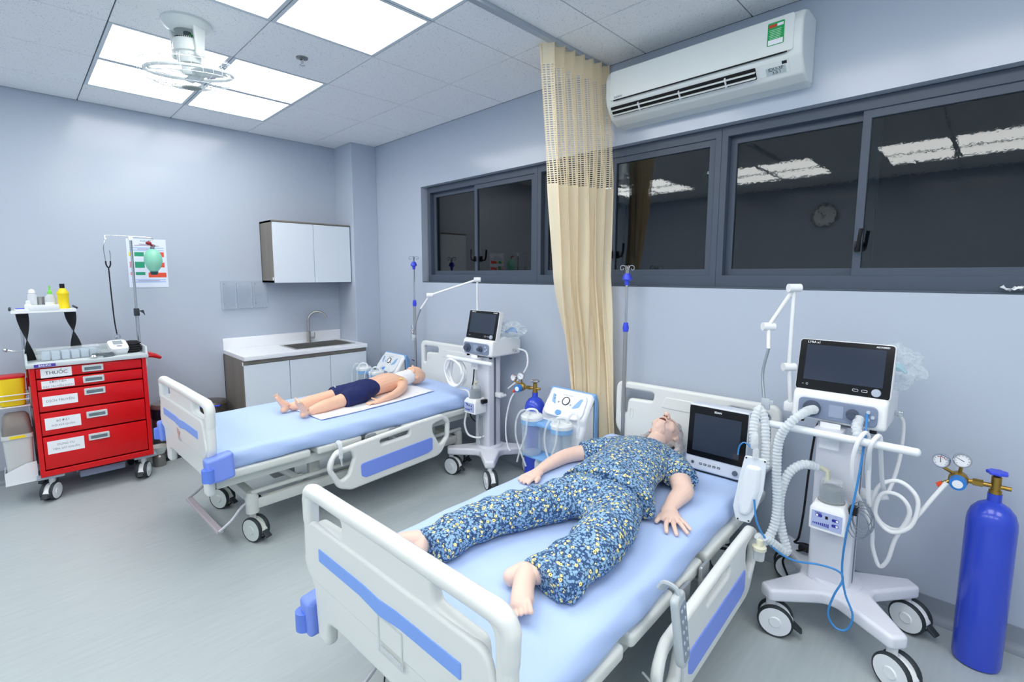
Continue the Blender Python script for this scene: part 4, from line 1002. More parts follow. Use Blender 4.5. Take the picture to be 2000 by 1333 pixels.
make_bed('white hospital bed with a clear card pocket on its footboard, nearest the camera', BED1, ROT1, M1, False, bz=-0.108)
make_bed('white hospital bed with a torn pink sticker on its footboard, by the sink', BED2, ROT2, M2, True)
make_mattress('mattress in a light blue sheet under the manikin in floral pyjamas', (BED1[0] - 0.01, BED1[1], 0), 0.045, M1, 3.0)
make_mattress('mattress in a light blue sheet under the child manikin', (BED2[0], BED2[1], 0), ROT2, M2, 11.0, 0.0)
# towel under the child
def towel(u, v):
    x = 1.66 + 0.42 * u + 0.02 * math.sin(4 * v) - 0.10 * v; y = -1.50 + 0.98 * v + 0.03 * u
    return (x - 1.82, y + 1.0, 0.0055 + 0.003 * noise.noise(Vector((u * 5, v * 9, 2))) + 0.012 * max(0, v - 0.5) * 0.0)
o = B().surf(towel, 20, 44).obj('towel', CLOTHW, None, ang=180, loc=(1.82, -1.0, M2 + 0.003), solid=0.004)
tag(o, 'white cotton towel spread under the child manikin', 'towel')
# hand control on the near rail
t = thing('bed_remote', 'grey wired bed control hooked over the side rail of the near bed', 'remote control', (4.425, -1.47, 0.485), ROT1 + 0.1)
rm = T(0.028, 0, 0) @ RY(-0.12)
B().ext([rnd([(-0.032, -0.115), (0.032, -0.115), (0.038, 0.105), (-0.038, 0.105)], [.028, .028, .02, .02])], 0.026, 0.009, rm @ SIDE).obj('case', mat('remote_grey', 'b9c2c6', 0.4), t)
B().ext([rnd([(-0.024, -0.095), (0.024, -0.095), (0.029, 0.08), (-0.029, 0.08)], .014)], 0.004, 0.001, rm @ T(0.0125, 0, 0) @ SIDE).obj('keypad', mat('keypad_grey', '8793a2', 0.45), t)
kb = B()
for i in range(5):
    for s in (-1, 1): kb.lathe([(0.001, 0), (0.006, 0), (0.005, 0.002), (0.001, 0.002)], 12, rm @ T(0.0145, s * 0.012, 0.06 - 0.032 * i) @ RY(PI / 2))
kb.obj('keys', mat('key_pale', 'aeb9c4', 0.4), t)
B().tube([(0.02, 0, 0.10), (0.01, 0, 0.118), (-0.02, 0, 0.122), (-0.035, 0, 0.10)], 0.008, 8, smooth=3, flat=1.8).obj('hook', mat('remote_grey', 'b9c2c6', 0.4), t)
B().tube([(0.035, 0.0, -0.112), (0.04, 0.005, -0.15), (0.03, 0.01, -0.22), (-0.01, 0.02, -0.27), (-0.10, 0.05, -0.25)], 0.004, 8, smooth=4).obj('cable', mat('remote_cable', 'c3cace', 0.4), t)
# small drip clamp on the far rail
t = thing('drip_clamp', 'clear plastic tubing clip hooked over the far bed side rail', 'clip', (2.318, -1.475, 0.49), 0)
B().tube([(-0.03, 0, 0.01), (-0.02, 0, 0.03), (0.01, 0, 0.03), (0.02, 0, 0.0), (0.02, 0, -0.06)], 0.009, 8, smooth=3, flat=1.6).obj('hook', CLEAR2, t)
B().cyl((0.02, 0, -0.05), (0.02, 0.005, -0.11), 0.008, 0.004).obj('nozzle', CLEAR2, t)

# ------------------------------------------------------------------ drip poles at the bed heads
def iv_pole(label, x, y, z0, z1, zc):
    t = thing('drip_pole', label, 'drip pole', (x, y, z0), 0, 'drip poles at the bed heads')
    B().cyl((0, 0, 0), (0, 0, zc - z0), 0.0125).obj('lower_tube', STEEL, t)
    B().cyl((0, 0, zc - z0), (0, 0, z1 - z0 - 0.08), 0.008).obj('upper_tube', CHROME, t)
    B().lathe([(0.001, -0.03), (0.016, -0.03), (0.02, -0.005), (0.013, 0.028), (0.001, 0.028)], 20, T(0, 0, zc - z0)).obj('height_collar', BLUEB, t)
    B().lathe([(0.001, -0.04), (0.013, -0.04), (0.015, -0.015), (0.031, -0.005), (0.027, 0.012), (0.016, 0.032), (0.001, 0.033)], 16, T(0, 0, z1 - z0 - 0.06)).obj('hook_crown', BLUEB, t)
    for k in range(4):
        a = PI / 4 + PI / 2 * k
        p = lambda r, z: (r * math.cos(a), r * math.sin(a), z1 - z0 + z)
        B().tube([p(0.006, -0.06), p(0.007, 0.0), p(0.012, 0.014), p(0.028, 0.022), p(0.042, 0.012), p(0.04, -0.004), p(0.028, -0.006), p(0.022, 0.004)], 0.003, 6, smooth=3).obj('hook', CHROME, t)
    return t
iv_pole('chrome drip pole with blue collars at the head of the near bed', 3.432, -0.105, 0.30, 1.565, 1.205)
iv_pole('chrome drip pole with blue collars at the head of the bed by the sink', 1.18, -0.115, 0.34, 1.675, 1.26)
t = thing('hook_chain', 'small loose cluster of chrome chain hooks hanging beside the far headboard', 'chain', (1.155, -0.135, 1.03))
ch = B()
for k in range(7): ch.tube([(0.012 * math.cos(a) + 0.008 * math.sin(k * 2.1), 0.004 * math.sin(2 * a), 0.012 * math.sin(a) - 0.018 * k) for a in [2 * PI * j / 10 for j in range(10)]], 0.0022, 5, True)
ch.obj('links', CHROME, t)

# ------------------------------------------------------------------ ventilators on wheeled stands
def make_vent(label, loc, arm, lettering, mini):
    t = thing('ventilator', label, 'ventilator', loc, 0, 'ventilators beside the beds')
    X0, Y0 = loc[0], loc[1]
    def W(pts): return [(p[0] - X0, p[1] - Y0, p[2]) for p in pts]
    # star base
    wh = [(-0.185, -0.235), (0.225, -0.215), (0.225, 0.20), (-0.255, 0.235)]
    base = []
    for k, (x, y) in enumerate(wh):
        d = Vector((x, y)).normalized(); n = Vector((-d.y, d.x)); e = Vector((x, y)) + d * 0.03
        base += [tuple(d * 0.115 - n * 0.075), tuple(e - n * 0.034), tuple(e + n * 0.034), tuple(d * 0.115 + n * 0.075)]
    B().ext([rnd(base, [.05, .02, .02, .05] * 4, 5)], 0.055, 0.014, T(0, 0, 0.182), 3).obj('base', GREYM, t)
    B().lathe([(0.001, 0.205), (0.10, 0.205), (0.095, 0.222), (0.07, 0.225), (0.001, 0.225)], 28, sx=1.0, sy=1.0).obj('base_cover', GREYM, t)
    for k, (x, y) in enumerate(wh): caster(t, x, y, 0.068, (0.25, -0.45, -0.35, 0.3)[k], 0.165, WHITE, WHITE2)
    # column
    B().ext([rnd(rect(0.155, 0.135, -0.02, 0.0), 0.02, 4)], 0.70, 0.004, T(0, 0, 0.56)).obj('column', GREYM, t)
    B().box((0.0575, 0.0, 0.56), (0.003, 0.022, 0.69)).obj('cable_groove', mat('groove_grey', '6f7480', 0.5), t, ang=0)
    # main unit
    zb = 0.925
    cyx = -0.025
    B().ext([rnd([(-0.115, 0.0), (0.20, 0.0), (0.205, 0.12), (0.03, 0.145), (-0.10, 0.118)], [.02, .02, .03, .03, .03], 5)], 0.325, 0.014, T(cyx, 0, zb) @ SIDE, 3).obj('housing', WHITE, t)
    fm = T(cyx, -0.115, zb + 0.055) @ UPR
    B().ext([rnd(rect(0.27, 0.082), 0.022)], 0.01, 0.003, fm).obj('port_panel', SLOT, t)
    B().ext([rect(0.05, 0.05, 0.0, 0.0)], 0.013, 0, fm).obj('cover_plate', mat('slate_panel_lt', '93a1b8', 0.4), t, ang=0)
    for xx, rr, nm in ((-0.085, 0.033, 'inlet_port'), (0.055, 0.022, 'outlet_port')):
        B().lathe([(0.001, 0), (rr, 0), (rr * 0.95, 0.012), (rr * 0.6, 0.014), (rr * 0.55, 0.035), (0.001, 0.035)], 20, T(cyx + xx, -0.118, zb + 0.055) @ RX(PI / 2)).obj(nm, mat('port_dark', '4b5568', 0.35), t)
    sm = B()
    for q in ((0.105, 0.018), (0.105, -0.012), (0.12, 0.0)): sm.lathe([(0.001, 0), (0.008, 0), (0.006, 0.007), (0.001, 0.007)], 12, T(cyx + q[0], -0.118, zb + 0.055 + q[1]) @ RX(PI / 2))
    sm.obj('small_port', mat('port_pale', 'b9c4d2', 0.3), t)
    for xx in (-0.13, 0.12): B().cyl((cyx + xx, -0.08, zb - 0.016), (cyx + xx, -0.08, zb + 0.002), 0.012).obj('rubber_foot', BLACK, t)
    # screen, tilted back
    sc = T(cyx - 0.0, -0.070, zb + 0.122) @ RX(-0.22) @ T(0, 0, 0.105) @ UPR
    B().ext([rnd(rect(0.33, 0.222), 0.016)], 0.045, 0.008, sc @ T(0, 0, -0.02), 3).obj('display_case', WHITE, t)
    B().ext([rnd(rect(0.322, 0.214), 0.013)], 0.004, 0.001, sc @ T(0, 0, 0.003)).obj('bezel', BEZEL, t)
    B().ext([rect(0.272, 0.150, 0, 0.012)], 0.0012, 0, sc @ T(0, 0, 0.0054)).obj('screen', SCREEN, t, ang=0)
    B().text('LYRA x1', 0.013, sc @ T(-0.135, 0.097, 0.0056), 'LEFT', bold=0.0002).obj('model_name', PAPER, t, ang=0)
    B().text('AEONMED', 0.009, sc @ T(0.145, 0.097, 0.0056), 'RIGHT', bold=0.0002).obj('lettering', PAPER, t, ang=0)
    B().lathe([(0.001, 0), (0.016, 0), (0.015, 0.008), (0.001, 0.009)], 20, sc @ T(0.118, -0.084, 0.005)).obj('dial', mat('dial_grey', 'aab4c4', 0.35), t)
    ic = B()
    for q in (0.05, 0.08): ic.ext([rnd(rect(0.02, 0.010, q, -0.083), 0.0045), rnd(rect(0.017, 0.007, q, -0.083), 0.003)], 0.0012, 0, sc @ T(0, 0, 0.0054))
    ic.ext([rect(0.006, 0.0015, -0.135, -0.083)], 0.0012, 0, sc @ T(0, 0, 0.0054)).lathe([(0.003, 0), (0.0042, 0), (0.0042, 0.001), (0.003, 0.001)], 12, sc @ T(-0.12, -0.083, 0.005))
    ic.obj('screen_icons', mat('icon_grey', 'c3cad4', 0.5), t, ang=0)
    # paper slip, handle bar
    B().box((-0.04, -0.122, zb - 0.05), (0.07, 0.002, 0.11), 0, ).obj('paper_slip', PAPER, t, ang=0)
    B().tube([(-0.235, -0.215, 0.905), (0.24, -0.215, 0.905)], 0.0155, 14).ell((-0.235, -0.215, 0.905), (0.012, 0.0155, 0.0155)).ell((0.24, -0.215, 0.905), (0.012, 0.0155, 0.0155)).obj('handle_bar', WHITE2, t)
    B().box((-0.04, -0.14, 0.90), (0.10, 0.15, 0.02), 0.006).obj('handle_bracket', GREYM, t)
    # humidifier
    hb = T(-0.015, -0.135, 0.50)
    hu = rr_tower([(0, 0.125, 0.12, 0.012), (0.085, 0.125, 0.12, 0.012), (0.095, 0.115, 0.11, 0.012), (0.11, 0.10, 0.10, 0.02)]); hu.v = [tuple(hb @ Vector(v)) for v in hu.v]
    h = hu.obj('humidifier', WHITE, t)
    pm = hb @ T(0, -0.061, 0.045) @ UPR
    B().ext([rnd(rect(0.105, 0.068), 0.003)], 0.002, 0, pm).obj('control_label', mat('label_lavender', 'aab6dc', 0.5), h, ang=0)
    bars = B()
    for k in range(9): bars.ext([rect(0.0035, 0.006 + 0.0012 * k, -0.045 + 0.0065 * k, -0.018)], 0.001, 0, pm @ T(0, 0, 0.0015))
    for (x, y) in ((-0.027, 0.017), (0.03, 0.012), (0.03, -0.01)): bars.ext([rnd(rect(0.024, 0.012, x, y), 0.0055)], 0.001, 0, pm @ T(0, 0, 0.0013))
    bars.text('VADI', 0.010, pm @ T(-0.03, 0.027, 0.0016), bold=0.0002)
    bars.obj('control_print', mat('print_blue', '2c2f9c', 0.5), h, ang=0)
    kn = B()
    for (x, y) in ((-0.033, 0.017), (0.036, 0.012), (0.036, -0.01)): kn.lathe([(0.001, 0), (0.0045, 0), (0.0045, 0.001), (0.001, 0.001)], 12, pm @ T(x, y, 0.002))
    kn.obj('control_keys', PAPER, h, ang=0)
    B().ext([rect(0.009, 0.012, 0.0, 0.015)], 0.001, 0, pm @ T(0, 0, 0.0018)).obj('readout', BLACK, h, ang=0)
    B().lathe([(0.001, 0.002), (0.046, 0.002), (0.046, 0.01), (0.043, 0.012), (0.043, 0.075), (0.036, 0.09), (0.001, 0.092)], 28, hb @ T(0, 0.0, 0.108)).obj('water_chamber', CLEAR, h)
    B().lathe([(0.001, 0.0), (0.041, 0.0), (0.041, 0.055), (0.001, 0.055)], 24, hb @ T(0, 0, 0.112)).obj('chamber_core', mat('chamber_steel', '8d979c', 0.3, metal=0.4), h)
    B().lathe([(0.001, 0.0), (0.048, 0.0), (0.048, 0.006), (0.001, 0.006)], 24, hb @ T(0, 0, 0.108)).obj('heater_plate', STEEL, h)
    B().tube([(0.0, 0.0, 0.19), (0.0, 0.0, 0.22), (0.03, 0.0, 0.235)] if mini else [(-0.02, 0, 0.19), (-0.02, 0, 0.23), (-0.05, -0.0, 0.24)], 0.010, 10, m=hb, smooth=2).obj('elbow', mat('elbow_cream', 'dbd9c4', 0.35), h)
    B().box((0.075, 0.02, 0.09), (0.03, 0.05, 0.03), 0.005, hb).obj('clamp', BLACK, h)
    # side clamp and rear connector
    B().box((0.085, 0.02, 0.62), (0.06, 0.04, 0.035), 0.005).cyl((0.115, 0.02, 0.615), (0.15, 0.02, 0.63), 0.010).obj('bottle_clamp', WHITE, t)
    B().box((cyx + 0.175, 0.12, zb + 0.035), (0.03, 0.02, 0.02), 0.004).obj('oxygen_inlet', CHROME, t)
    # support arm
    a = W(arm['path'])
    j = arm['joints']
    sg = B()
    for k in range(len(a) - 1):
        if k >= arm.get('flex', 99): break
        sg.cyl(a[k], a[k + 1], 0.0085, 0.0085, 12)
    sg.obj('support_arm', WHITE, t)
    for k in j:
        p = Vector(a[k]); B().cyl(p - Vector((0.018, 0.018, 0)), p + Vector((0.018, 0.018, 0)), 0.018, n=20).obj('arm_joint', WHITE, t)
    fx = a[arm['flex']:]
    B().tube(fx, 0.006, 10, smooth=5).obj('arm_gooseneck', mat('gooseneck', '9aa3ab', 0.3, metal=0.6), t)
    e = Vector(a[-1]); B().box(tuple(e + Vector((0.006, 0, -0.015))), (0.035, 0.014, 0.05), 0.004).box(tuple(e + Vector((0.028, 0, -0.005))), (0.02, 0.012, 0.02), 0.003).obj('hose_clip', mat('clip_grey', 'b3bcc4', 0.4), t)
    cb = B().box(tuple(Vector(a[0]) + Vector((0.0, 0.02, -0.02))), (0.05, 0.06, 0.045), 0.008)
    cb.obj('arm_clamp', WHITE, t)
    return t, W
V1, V2 = (4.65, -0.36, 0), (2.36, -0.26, 0)
arm1 = dict(path=[(4.44, -0.40, 0.97), (4.43, -0.42, 1.13), (4.436, -0.44, 1.475), (4.35, -0.46, 1.305), (4.362, -0.48, 1.21), (4.35, -0.50, 1.10), (4.372, -0.53, 0.99)], joints=(1, 2, 3), flex=4)
t1, W1 = make_vent('white ventilator with corrugated hoses and a wide black screen beside the near bed', V1, arm1, True, False)
arm2 = dict(path=[(2.20, -0.24, 0.985), (2.215, -0.25, 1.2), (2.247, -0.28, 1.49), (1.876, -0.45, 1.365), (1.79, -0.48, 1.255), (1.745, -0.49, 1.16), (1.70, -0.50, 1.03)], joints=(2, 3), flex=4)
t2, W2 = make_vent('white ventilator with a coiled hose on its handle between the two beds', V2, arm2, False, True)
def corrugated(path, r, par, W, name, m=CORR):
    pts = spline([Vector(p) for p in W(path)], 14)
    d = [0.0]
    for i in range(1, len(pts)): d.append(d[-1] + (pts[i] - pts[i - 1]).length)
    step = 0.0035; n = int(d[-1] / step); out = []; rs = []; i = 0
    for k in range(n + 1):
        s = min(k * step, d[-1] - 1e-6)
        while i < len(d) - 2 and d[i + 1] < s: i += 1
        f = (s - d[i]) / max(1e-9, d[i + 1] - d[i]); out.append(pts[i].lerp(pts[i + 1], f)); rs.append(r * (1.0 if (k // 2) % 2 else 0.84))
    bb = B(); bb.tube(out, rs, 12)
    return bb.obj(name, m, par, ang=80)
hA = [(4.56, -0.52, 0.985), (4.543, -0.58, 0.985), (4.501, -0.62, 0.94), (4.463, -0.62, 0.856), (4.461, -0.62, 0.724), (4.471, -0.62, 0.594), (4.469, -0.63, 0.497), (4.447, -0.66, 0.425), (4.42, -0.68, 0.45)]
hB = [(4.582, -0.51, 0.745), (4.539, -0.56, 0.757), (4.50, -0.59, 0.719), (4.478, -0.60, 0.635), (4.476, -0.60, 0.544), (4.492, -0.60, 0.46), (4.514, -0.60, 0.383), (4.481, -0.64, 0.415), (4.45, -0.67, 0.45)]
hC = [(4.42, -0.635, 0.73), (4.412, -0.62, 0.855), (4.395, -0.60, 0.935), (4.372, -0.60, 0.965), (4.366, -0.63, 0.90), (4.378, -0.65, 0.82)]
hD = [(4.705, -0.49, 0.975), (4.705, -0.53, 0.94), (4.72, -0.55, 0.90), (4.725, -0.54, 0.85)]
for q in (hA, hB, hC, hD): corrugated(q, 0.0185, t1, W1, 'breathing_hose')
o2 = [(4.967, -0.285, 0.727), (4.93, -0.3, 0.652), (4.891, -0.32, 0.571), (4.842, -0.34, 0.506), (4.785, -0.36, 0.525), (4.755, -0.365, 0.602), (4.777, -0.37, 0.686), (4.837, -0.37, 0.716), (4.893, -0.37, 0.66), (4.881, -0.375, 0.55), (4.82, -0.38, 0.505), (4.769, -0.385, 0.563), (4.785, -0.39, 0.656), (4.841, -0.39, 0.664), (4.874, -0.385, 0.601), (4.836, -0.36, 0.471), (4.817, -0.34, 0.365), (4.79, -0.32, 0.318), (4.765, -0.34, 0.40), (4.76, -0.36, 0.485), (4.733, -0.42, 0.59), (4.713, -0.55, 0.718), (4.71, -0.595, 0.833), (4.725, -0.60, 0.918), (4.74, -0.55, 0.935), (4.75, -0.53, 0.87), (4.752, -0.5, 0.72), (4.755, -0.46, 0.62), (4.745, -0.47, 0.73), (4.752, -0.56, 0.836), (4.765, -0.60, 0.915), (4.78, -0.56, 0.935), (4.785, -0.53, 0.86), (4.785, -0.4, 0.70), (4.79, -0.25, 0.62), (4.81, -0.18, 0.74), (4.815, -0.2, 0.90), (4.80, -0.235, 0.955)]
B().tube(W1(o2), 0.0078, 10, smooth=6).obj('oxygen_hose', TUBEW, t1)
bt = [(4.727, -0.48, 0.994), (4.736, -0.55, 0.926), (4.733, -0.585, 0.793), (4.722, -0.60, 0.653), (4.706, -0.58, 0.515), (4.698, -0.55, 0.371), (4.716, -0.56, 0.277), (4.747, -0.57, 0.205), (4.734, -0.575, 0.14), (4.697, -0.58, 0.13), (4.669, -0.58, 0.175), (4.683, -0.58, 0.261), (4.706, -0.57, 0.332), (4.69, -0.57, 0.363), (4.626, -0.58, 0.367), (4.545, -0.62, 0.367), (4.477, -0.66, 0.411), (4.42, -0.68, 0.496), (4.40, -0.68, 0.60)]
B().tube(W1(bt), 0.004, 8, smooth=6).obj('sensor_tube', BLUET, t1)
bc = [(4.56, -0.27, 0.925), (4.525, -0.28, 0.86), (4.515, -0.28, 0.786), (4.50, -0.26, 0.629), (4.489, -0.25, 0.423), (4.47, -0.22, 0.276), (4.45, -0.20, 0.235), (4.50, -0.19, 0.24), (4.53, -0.22, 0.235), (4.50, -0.25, 0.235), (4.44, -0.2, 0.18), (4.40, -0.18, 0.11), (4.42, -0.16, 0.03)]
B().tube(W1(bc), 0.005, 8, smooth=6).obj('power_cable', BLACK, t1)
B().box(tuple(W1([(4.50, -0.235, 0.24)])[0]), (0.05, 0.03, 0.03), 0.008).obj('plug', BLACK, t1)
# wires hanging beside the humidifier
wl = B()
for k in range(5):
    wl.tube([(0.085 + 0.035 * math.cos(a) + 0.01 * math.sin(k), -0.12, 0.58 + 0.055 * math.sin(a) - 0.012 * k) for a in [2 * PI * j / 18 for j in range(18)]], 0.002, 6, True)
wl.obj('sensor_wire', mat('wire_slate', '77818c', 0.45), t1)
# flattened test lung hanging between bed and ventilator
TL = mat('test_lung_film', 'dfe7ee', 0.3)
t = thing('test_lung', 'flat white test lung bag hanging between the near bed and the ventilator', 'test lung', (4.378, -0.66, 0.48))
ol = [(-0.028, 0.295), (0.055, 0.292), (0.048, 0.155), (0.025, 0.06), (0.005, 0.002), (-0.05, 0.0), (-0.064, 0.06), (-0.046, 0.195)]
B().ext([rnd(ol, .012)], 0.010, 0.004, RZ(0.15) @ UPR).obj('bag', TL, t)
B().ext([rnd([(-0.018, 0.26), (0.038, 0.258), (0.035, 0.155), (0.012, 0.055), (-0.01, 0.03), (-0.038, 0.035), (-0.045, 0.085), (-0.034, 0.18)], .02)], 0.034, 0.016, RZ(0.15) @ UPR, 3).obj('pillow', mat('test_lung_air', 'e6ebf1', 0.3), t)
B().lathe([(0.001, 0), (0.012, 0), (0.012, 0.035), (0.009, 0.04), (0.001, 0.04)], 16, T(0.012, 0, 0.292)).lathe([(0.001, 0), (0.014, 0), (0.015, 0.05), (0.011, 0.06), (0.001, 0.06)], 16, T(0.004, 0.002, 0.33)).obj('connector', CLEAR2, t)
B().tube([(0.0, 0.0, 0.325), (-0.03, -0.01, 0.35), (-0.05, -0.01, 0.33), (-0.055, -0.01, 0.29)], 0.003, 6, smooth=3).obj('sampling_line', BLUET, t)
ry = B()
for u_, w_ in ((-0.022, 0.286), (0.048, 0.284), (-0.042, 0.01), (0.0, 0.012)): ry.lathe([(0.001, 0), (0.004, 0), (0.003, 0.002), (0.001, 0.002)], 10, RZ(0.15) @ T(u_, -0.0055, w_) @ RX(PI / 2))
ry.obj('rivet', INK, t)
t = thing('water_trap', 'small clear water trap cup hanging from the hoses at the rail end', 'water trap', (4.437, -0.70, 0.36))
B().lathe([(0.001, 0), (0.02, 0), (0.023, 0.045), (0.001, 0.046)], 18).obj('cup', CLEAR2, t)
B().lathe([(0.001, 0.044), (0.027, 0.044), (0.027, 0.056), (0.014, 0.06), (0.012, 0.085), (0.001, 0.085)], 18).obj('cap', mat('elbow_cream', 'dbd9c4', 0.35), t)
# second ventilator: coil on the handle, cables
co = B()
pts = []
for k in range(120):
    a = k * 0.26; q = k / 120
    pts.append((2.20 + 0.012 * math.sin(k * 0.6) + (0.105 - 0.004 * math.sin(k)) * math.cos(a) * (1 - 0.15 * q), -0.495 + 0.06 * q, 0.79 + 0.005 * math.cos(k * 0.8) + 0.10 * math.sin(a)))
co.tube(W2(pts), 0.0078, 8, smooth=2)
co.obj('coiled_hose', TUBEW, t2)
B().tube(W2([(2.12, -0.46, 0.72), (2.22, -0.45, 0.67), (2.31, -0.44, 0.66), (2.316, -0.43, 0.595), (2.262, -0.42, 0.45), (2.25, -0.42, 0.383), (2.268, -0.40, 0.305), (2.34, -0.37, 0.29), (2.37, -0.33, 0.30)]), 0.0078, 8, smooth=6).obj('oxygen_hose', TUBEW, t2)
B().tube(W2([(2.30, -0.30, 0.93), (2.271, -0.33, 0.86), (2.275, -0.35, 0.732), (2.236, -0.35, 0.564), (2.23, -0.34, 0.43), (2.30, -0.30, 0.36)]), 0.005, 8, smooth=6).obj('power_cable', BLACK, t2)
B().tube(W2([(2.53, -0.12, 0.97), (2.60, -0.11, 0.95), (2.62, -0.12, 0.85), (2.55, -0.14, 0.74), (2.47, -0.17, 0.66)]), 0.007, 8, smooth=6).obj('rear_tube', TUBEW, t2)
bd = B()
for k in range(4): bd.tube(W2([(2.335 + 0.01 * k, -0.345, 0.46), (2.33 + 0.014 * k, -0.35, 0.36), (2.345 + 0.006 * k, -0.35, 0.27), (2.35 + 0.008 * k, -0.35, 0.24)]), 0.003, 6, smooth=4)
bd.obj('cable_bundle', mat('cable_grey', '9aa2ab', 0.5), t2)
# crinkled plastic bags left on the ventilators
def film_bag(label, loc, r, seed):
    t = thing('plastic_bag', label, 'plastic bag', loc, 0, 'crinkled bags on the ventilators')
    bm = bmesh.new(); bmesh.ops.create_icosphere(bm, subdivisions=4, radius=1)
    b = B(); vs = []
    for v in bm.verts:
        p = v.co; q = 1 + 0.30 * noise.noise(p * 2.2 + Vector((seed, 0, 0))) + 0.16 * noise.noise(p * 5 + Vector((0, seed, 0)))
        vs.append((p.x * r[0] * q, p.y * r[1] * q, max(-r[2], p.z * r[2] * q)))
    bm.verts.index_update()
    b.add(vs, [[v.index for v in f.verts] for f in bm.faces]); bm.free()
    b.obj('film', BAGC, t, ang=18)
    B().tube([(-0.4 * r[0], 0, -0.3 * r[2]), (0.1 * r[0], 0.1 * r[1], 0.05 * r[2]), (0.45 * r[0], 0, -0.2 * r[2])], [0.012, 0.018, 0.008], 8, smooth=3).obj('folded_tubing', BLUET if seed > 3 else mat('pale_teal', '9cc6d4', 0.3), t)
    return t
film_bag('crinkled clear bag behind the screen of the ventilator by the near bed', (4.765, -0.215, 1.145), (0.10, 0.09, 0.085), 1.7)
film_bag('crinkled clear bag with blue tubing on the ventilator between the beds', (2.50, -0.17, 1.115), (0.13, 0.08, 0.06), 4.1)

# ------------------------------------------------------------------ oxygen cylinders
def oxygen(label, loc, rz, knob, S=1.0, group='blue oxygen cylinders'):
    t = thing('oxygen_cylinder', label, 'gas cylinder', loc, rz, group)
    r = 0.0735
    B().lathe([(0.001, 0), (r - 0.012, 0), (r - 0.003, 0.006), (r, 0.02), (r, 0.575), (r * 0.97, 0.60), (r * 0.86, 0.628), (r * 0.62, 0.652), (r * 0.34, 0.665), (0.021, 0.668), (0.021, 0.70), (0.001, 0.70)], 40).obj('body', TANK, t)
    B().lathe([(0.001, 0.70), (0.019, 0.70), (0.019, 0.712), (0.015, 0.714), (0.015, 0.765), (0.011, 0.77), (0.001, 0.77)], 20).cyl((0.0, 0, 0.728), (0.042, -0.0, 0.728), 0.008).cyl((0, 0, 0.728), (-0.085, -0.006, 0.728), 0.009).lathe([(0.001, -0.015), (0.014, -0.015), (0.014, 0.015), (0.001, 0.015)], 6, T(-0.05, -0.003, 0.728) @ RY(PI / 2)).obj('valve', BRASS, t)
    star = [((0.034 if k % 2 else 0.026) * math.cos(2 * PI * k / 14), (0.034 if k % 2 else 0.026) * math.sin(2 * PI * k / 14)) for k in range(14)]
    B().ext([rnd(star, 0.006, 3)], 0.013, 0.004, T(0, 0, 0.782)).cyl((0, 0, 0.77), (0, 0, 0.788), 0.009).obj('hand_wheel', knob, t)
    B().lathe([(0.001, -0.03), (0.022, -0.03), (0.030, -0.015), (0.03, 0.012), (0.022, 0.022), (0.001, 0.022)], 22, T(-0.105, -0.012, 0.728) @ RX(PI / 2)).obj('regulator', BRASS, t)
    B().lathe([(0.001, 0), (0.027, 0), (0.025, 0.032), (0.001, 0.034)], 22, T(-0.105, -0.04, 0.726) @ RX(PI / 2)).obj('regulator_knob', mat('knob_blue', '2f7fd0', 0.35), t)
    B().lathe([(0.001, 0), (0.016, 0), (0.016, 0.0012), (0.001, 0.0012)], 18, T(-0.105, -0.0742, 0.726) @ RX(PI / 2)).obj('knob_badge', PAPER, t)
    for k, (gx, gz, tw) in enumerate(((-0.158, 0.795, -0.25), (-0.10, 0.812, 0.15))):
        gm = T(gx, -0.028, gz) @ RZ(tw) @ RX(PI / 2 - 0.05)
        g = B().lathe([(0.001, -0.012), (0.026, -0.012), (0.028, -0.006), (0.028, 0.010), (0.026, 0.013), (0.0235, 0.013), (0.0235, 0.009), (0.001, 0.009)], 24, gm).obj('gauge', CHROME, t)
        B().lathe([(0.001, 0.0092), (0.0235, 0.0092), (0.0235, 0.0102), (0.001, 0.0102)], 24, gm).obj('dial_face', PAPER, g, ang=0)
        nd = B().ext([[(-0.0012, -0.006), (0.0012, -0.006), (0.0007, 0.017), (-0.0007, 0.017)]], 0.0006, 0, gm @ T(0, 0, 0.0108) @ RZ(0.1 if k == 0 else 1.1))
        for q in range(9):
            a = -2.2 + 0.55 * q; nd.ext([rect(0.0012, 0.004)], 0.0006, 0, gm @ T(0, 0, 0.0106) @ RZ(a) @ T(0, 0.019, 0))
        nd.obj('needle_and_ticks', INK, g, ang=0)
        arc = B().tube([(0.0165 * math.cos(a), 0.0165 * math.sin(a), 0.0104) for a in [0.5 + 0.12 * j for j in range(16)]], 0.0012, 4, m=gm)
        if k == 0: arc.obj('red_arc', mat('gauge_red', 'c02a30', 0.5), g, ang=0)
        B().cyl((gx, -0.02, gz - 0.026), (-0.105 + (gx + 0.105) * 0.3, -0.012, 0.748), 0.006).obj('gauge_stem', BRASS, t)
    B().cyl((-0.13, -0.02, 0.715), (-0.150, -0.03, 0.700), 0.008).obj('outlet', BRASS, t)
    B().lathe([(0.001, 0), (0.012, 0), (0.011, 0.02), (0.001, 0.02)], 14, T(-0.147, -0.028, 0.702) @ RY(-2.2)).obj('hose_tag', ORANGE, t)
    return t
oxygen('blue oxygen cylinder with gauges standing alone by the window wall', (5.103, -0.20, 0), 0.0, BLUEB)
oxygen('blue oxygen cylinder with gauges between ventilator and suction pump', (2.80, -0.235, 0), 0.2, STEEL)
t = thing('oxygen_tube', 'thin white tube looping down from the cylinder between the beds', 'tube', (2.62, -0.3, 0.3))
B().tube([(0.035, 0.02, 0.395), (-0.0, -0.0, 0.32), (-0.04, 0, 0.18), (-0.045, 0, 0.06), (-0.025, 0, -0.03), (0.0, 0.0, -0.06)], 0.006, 8, smooth=6).obj('tube', TUBEW, t)

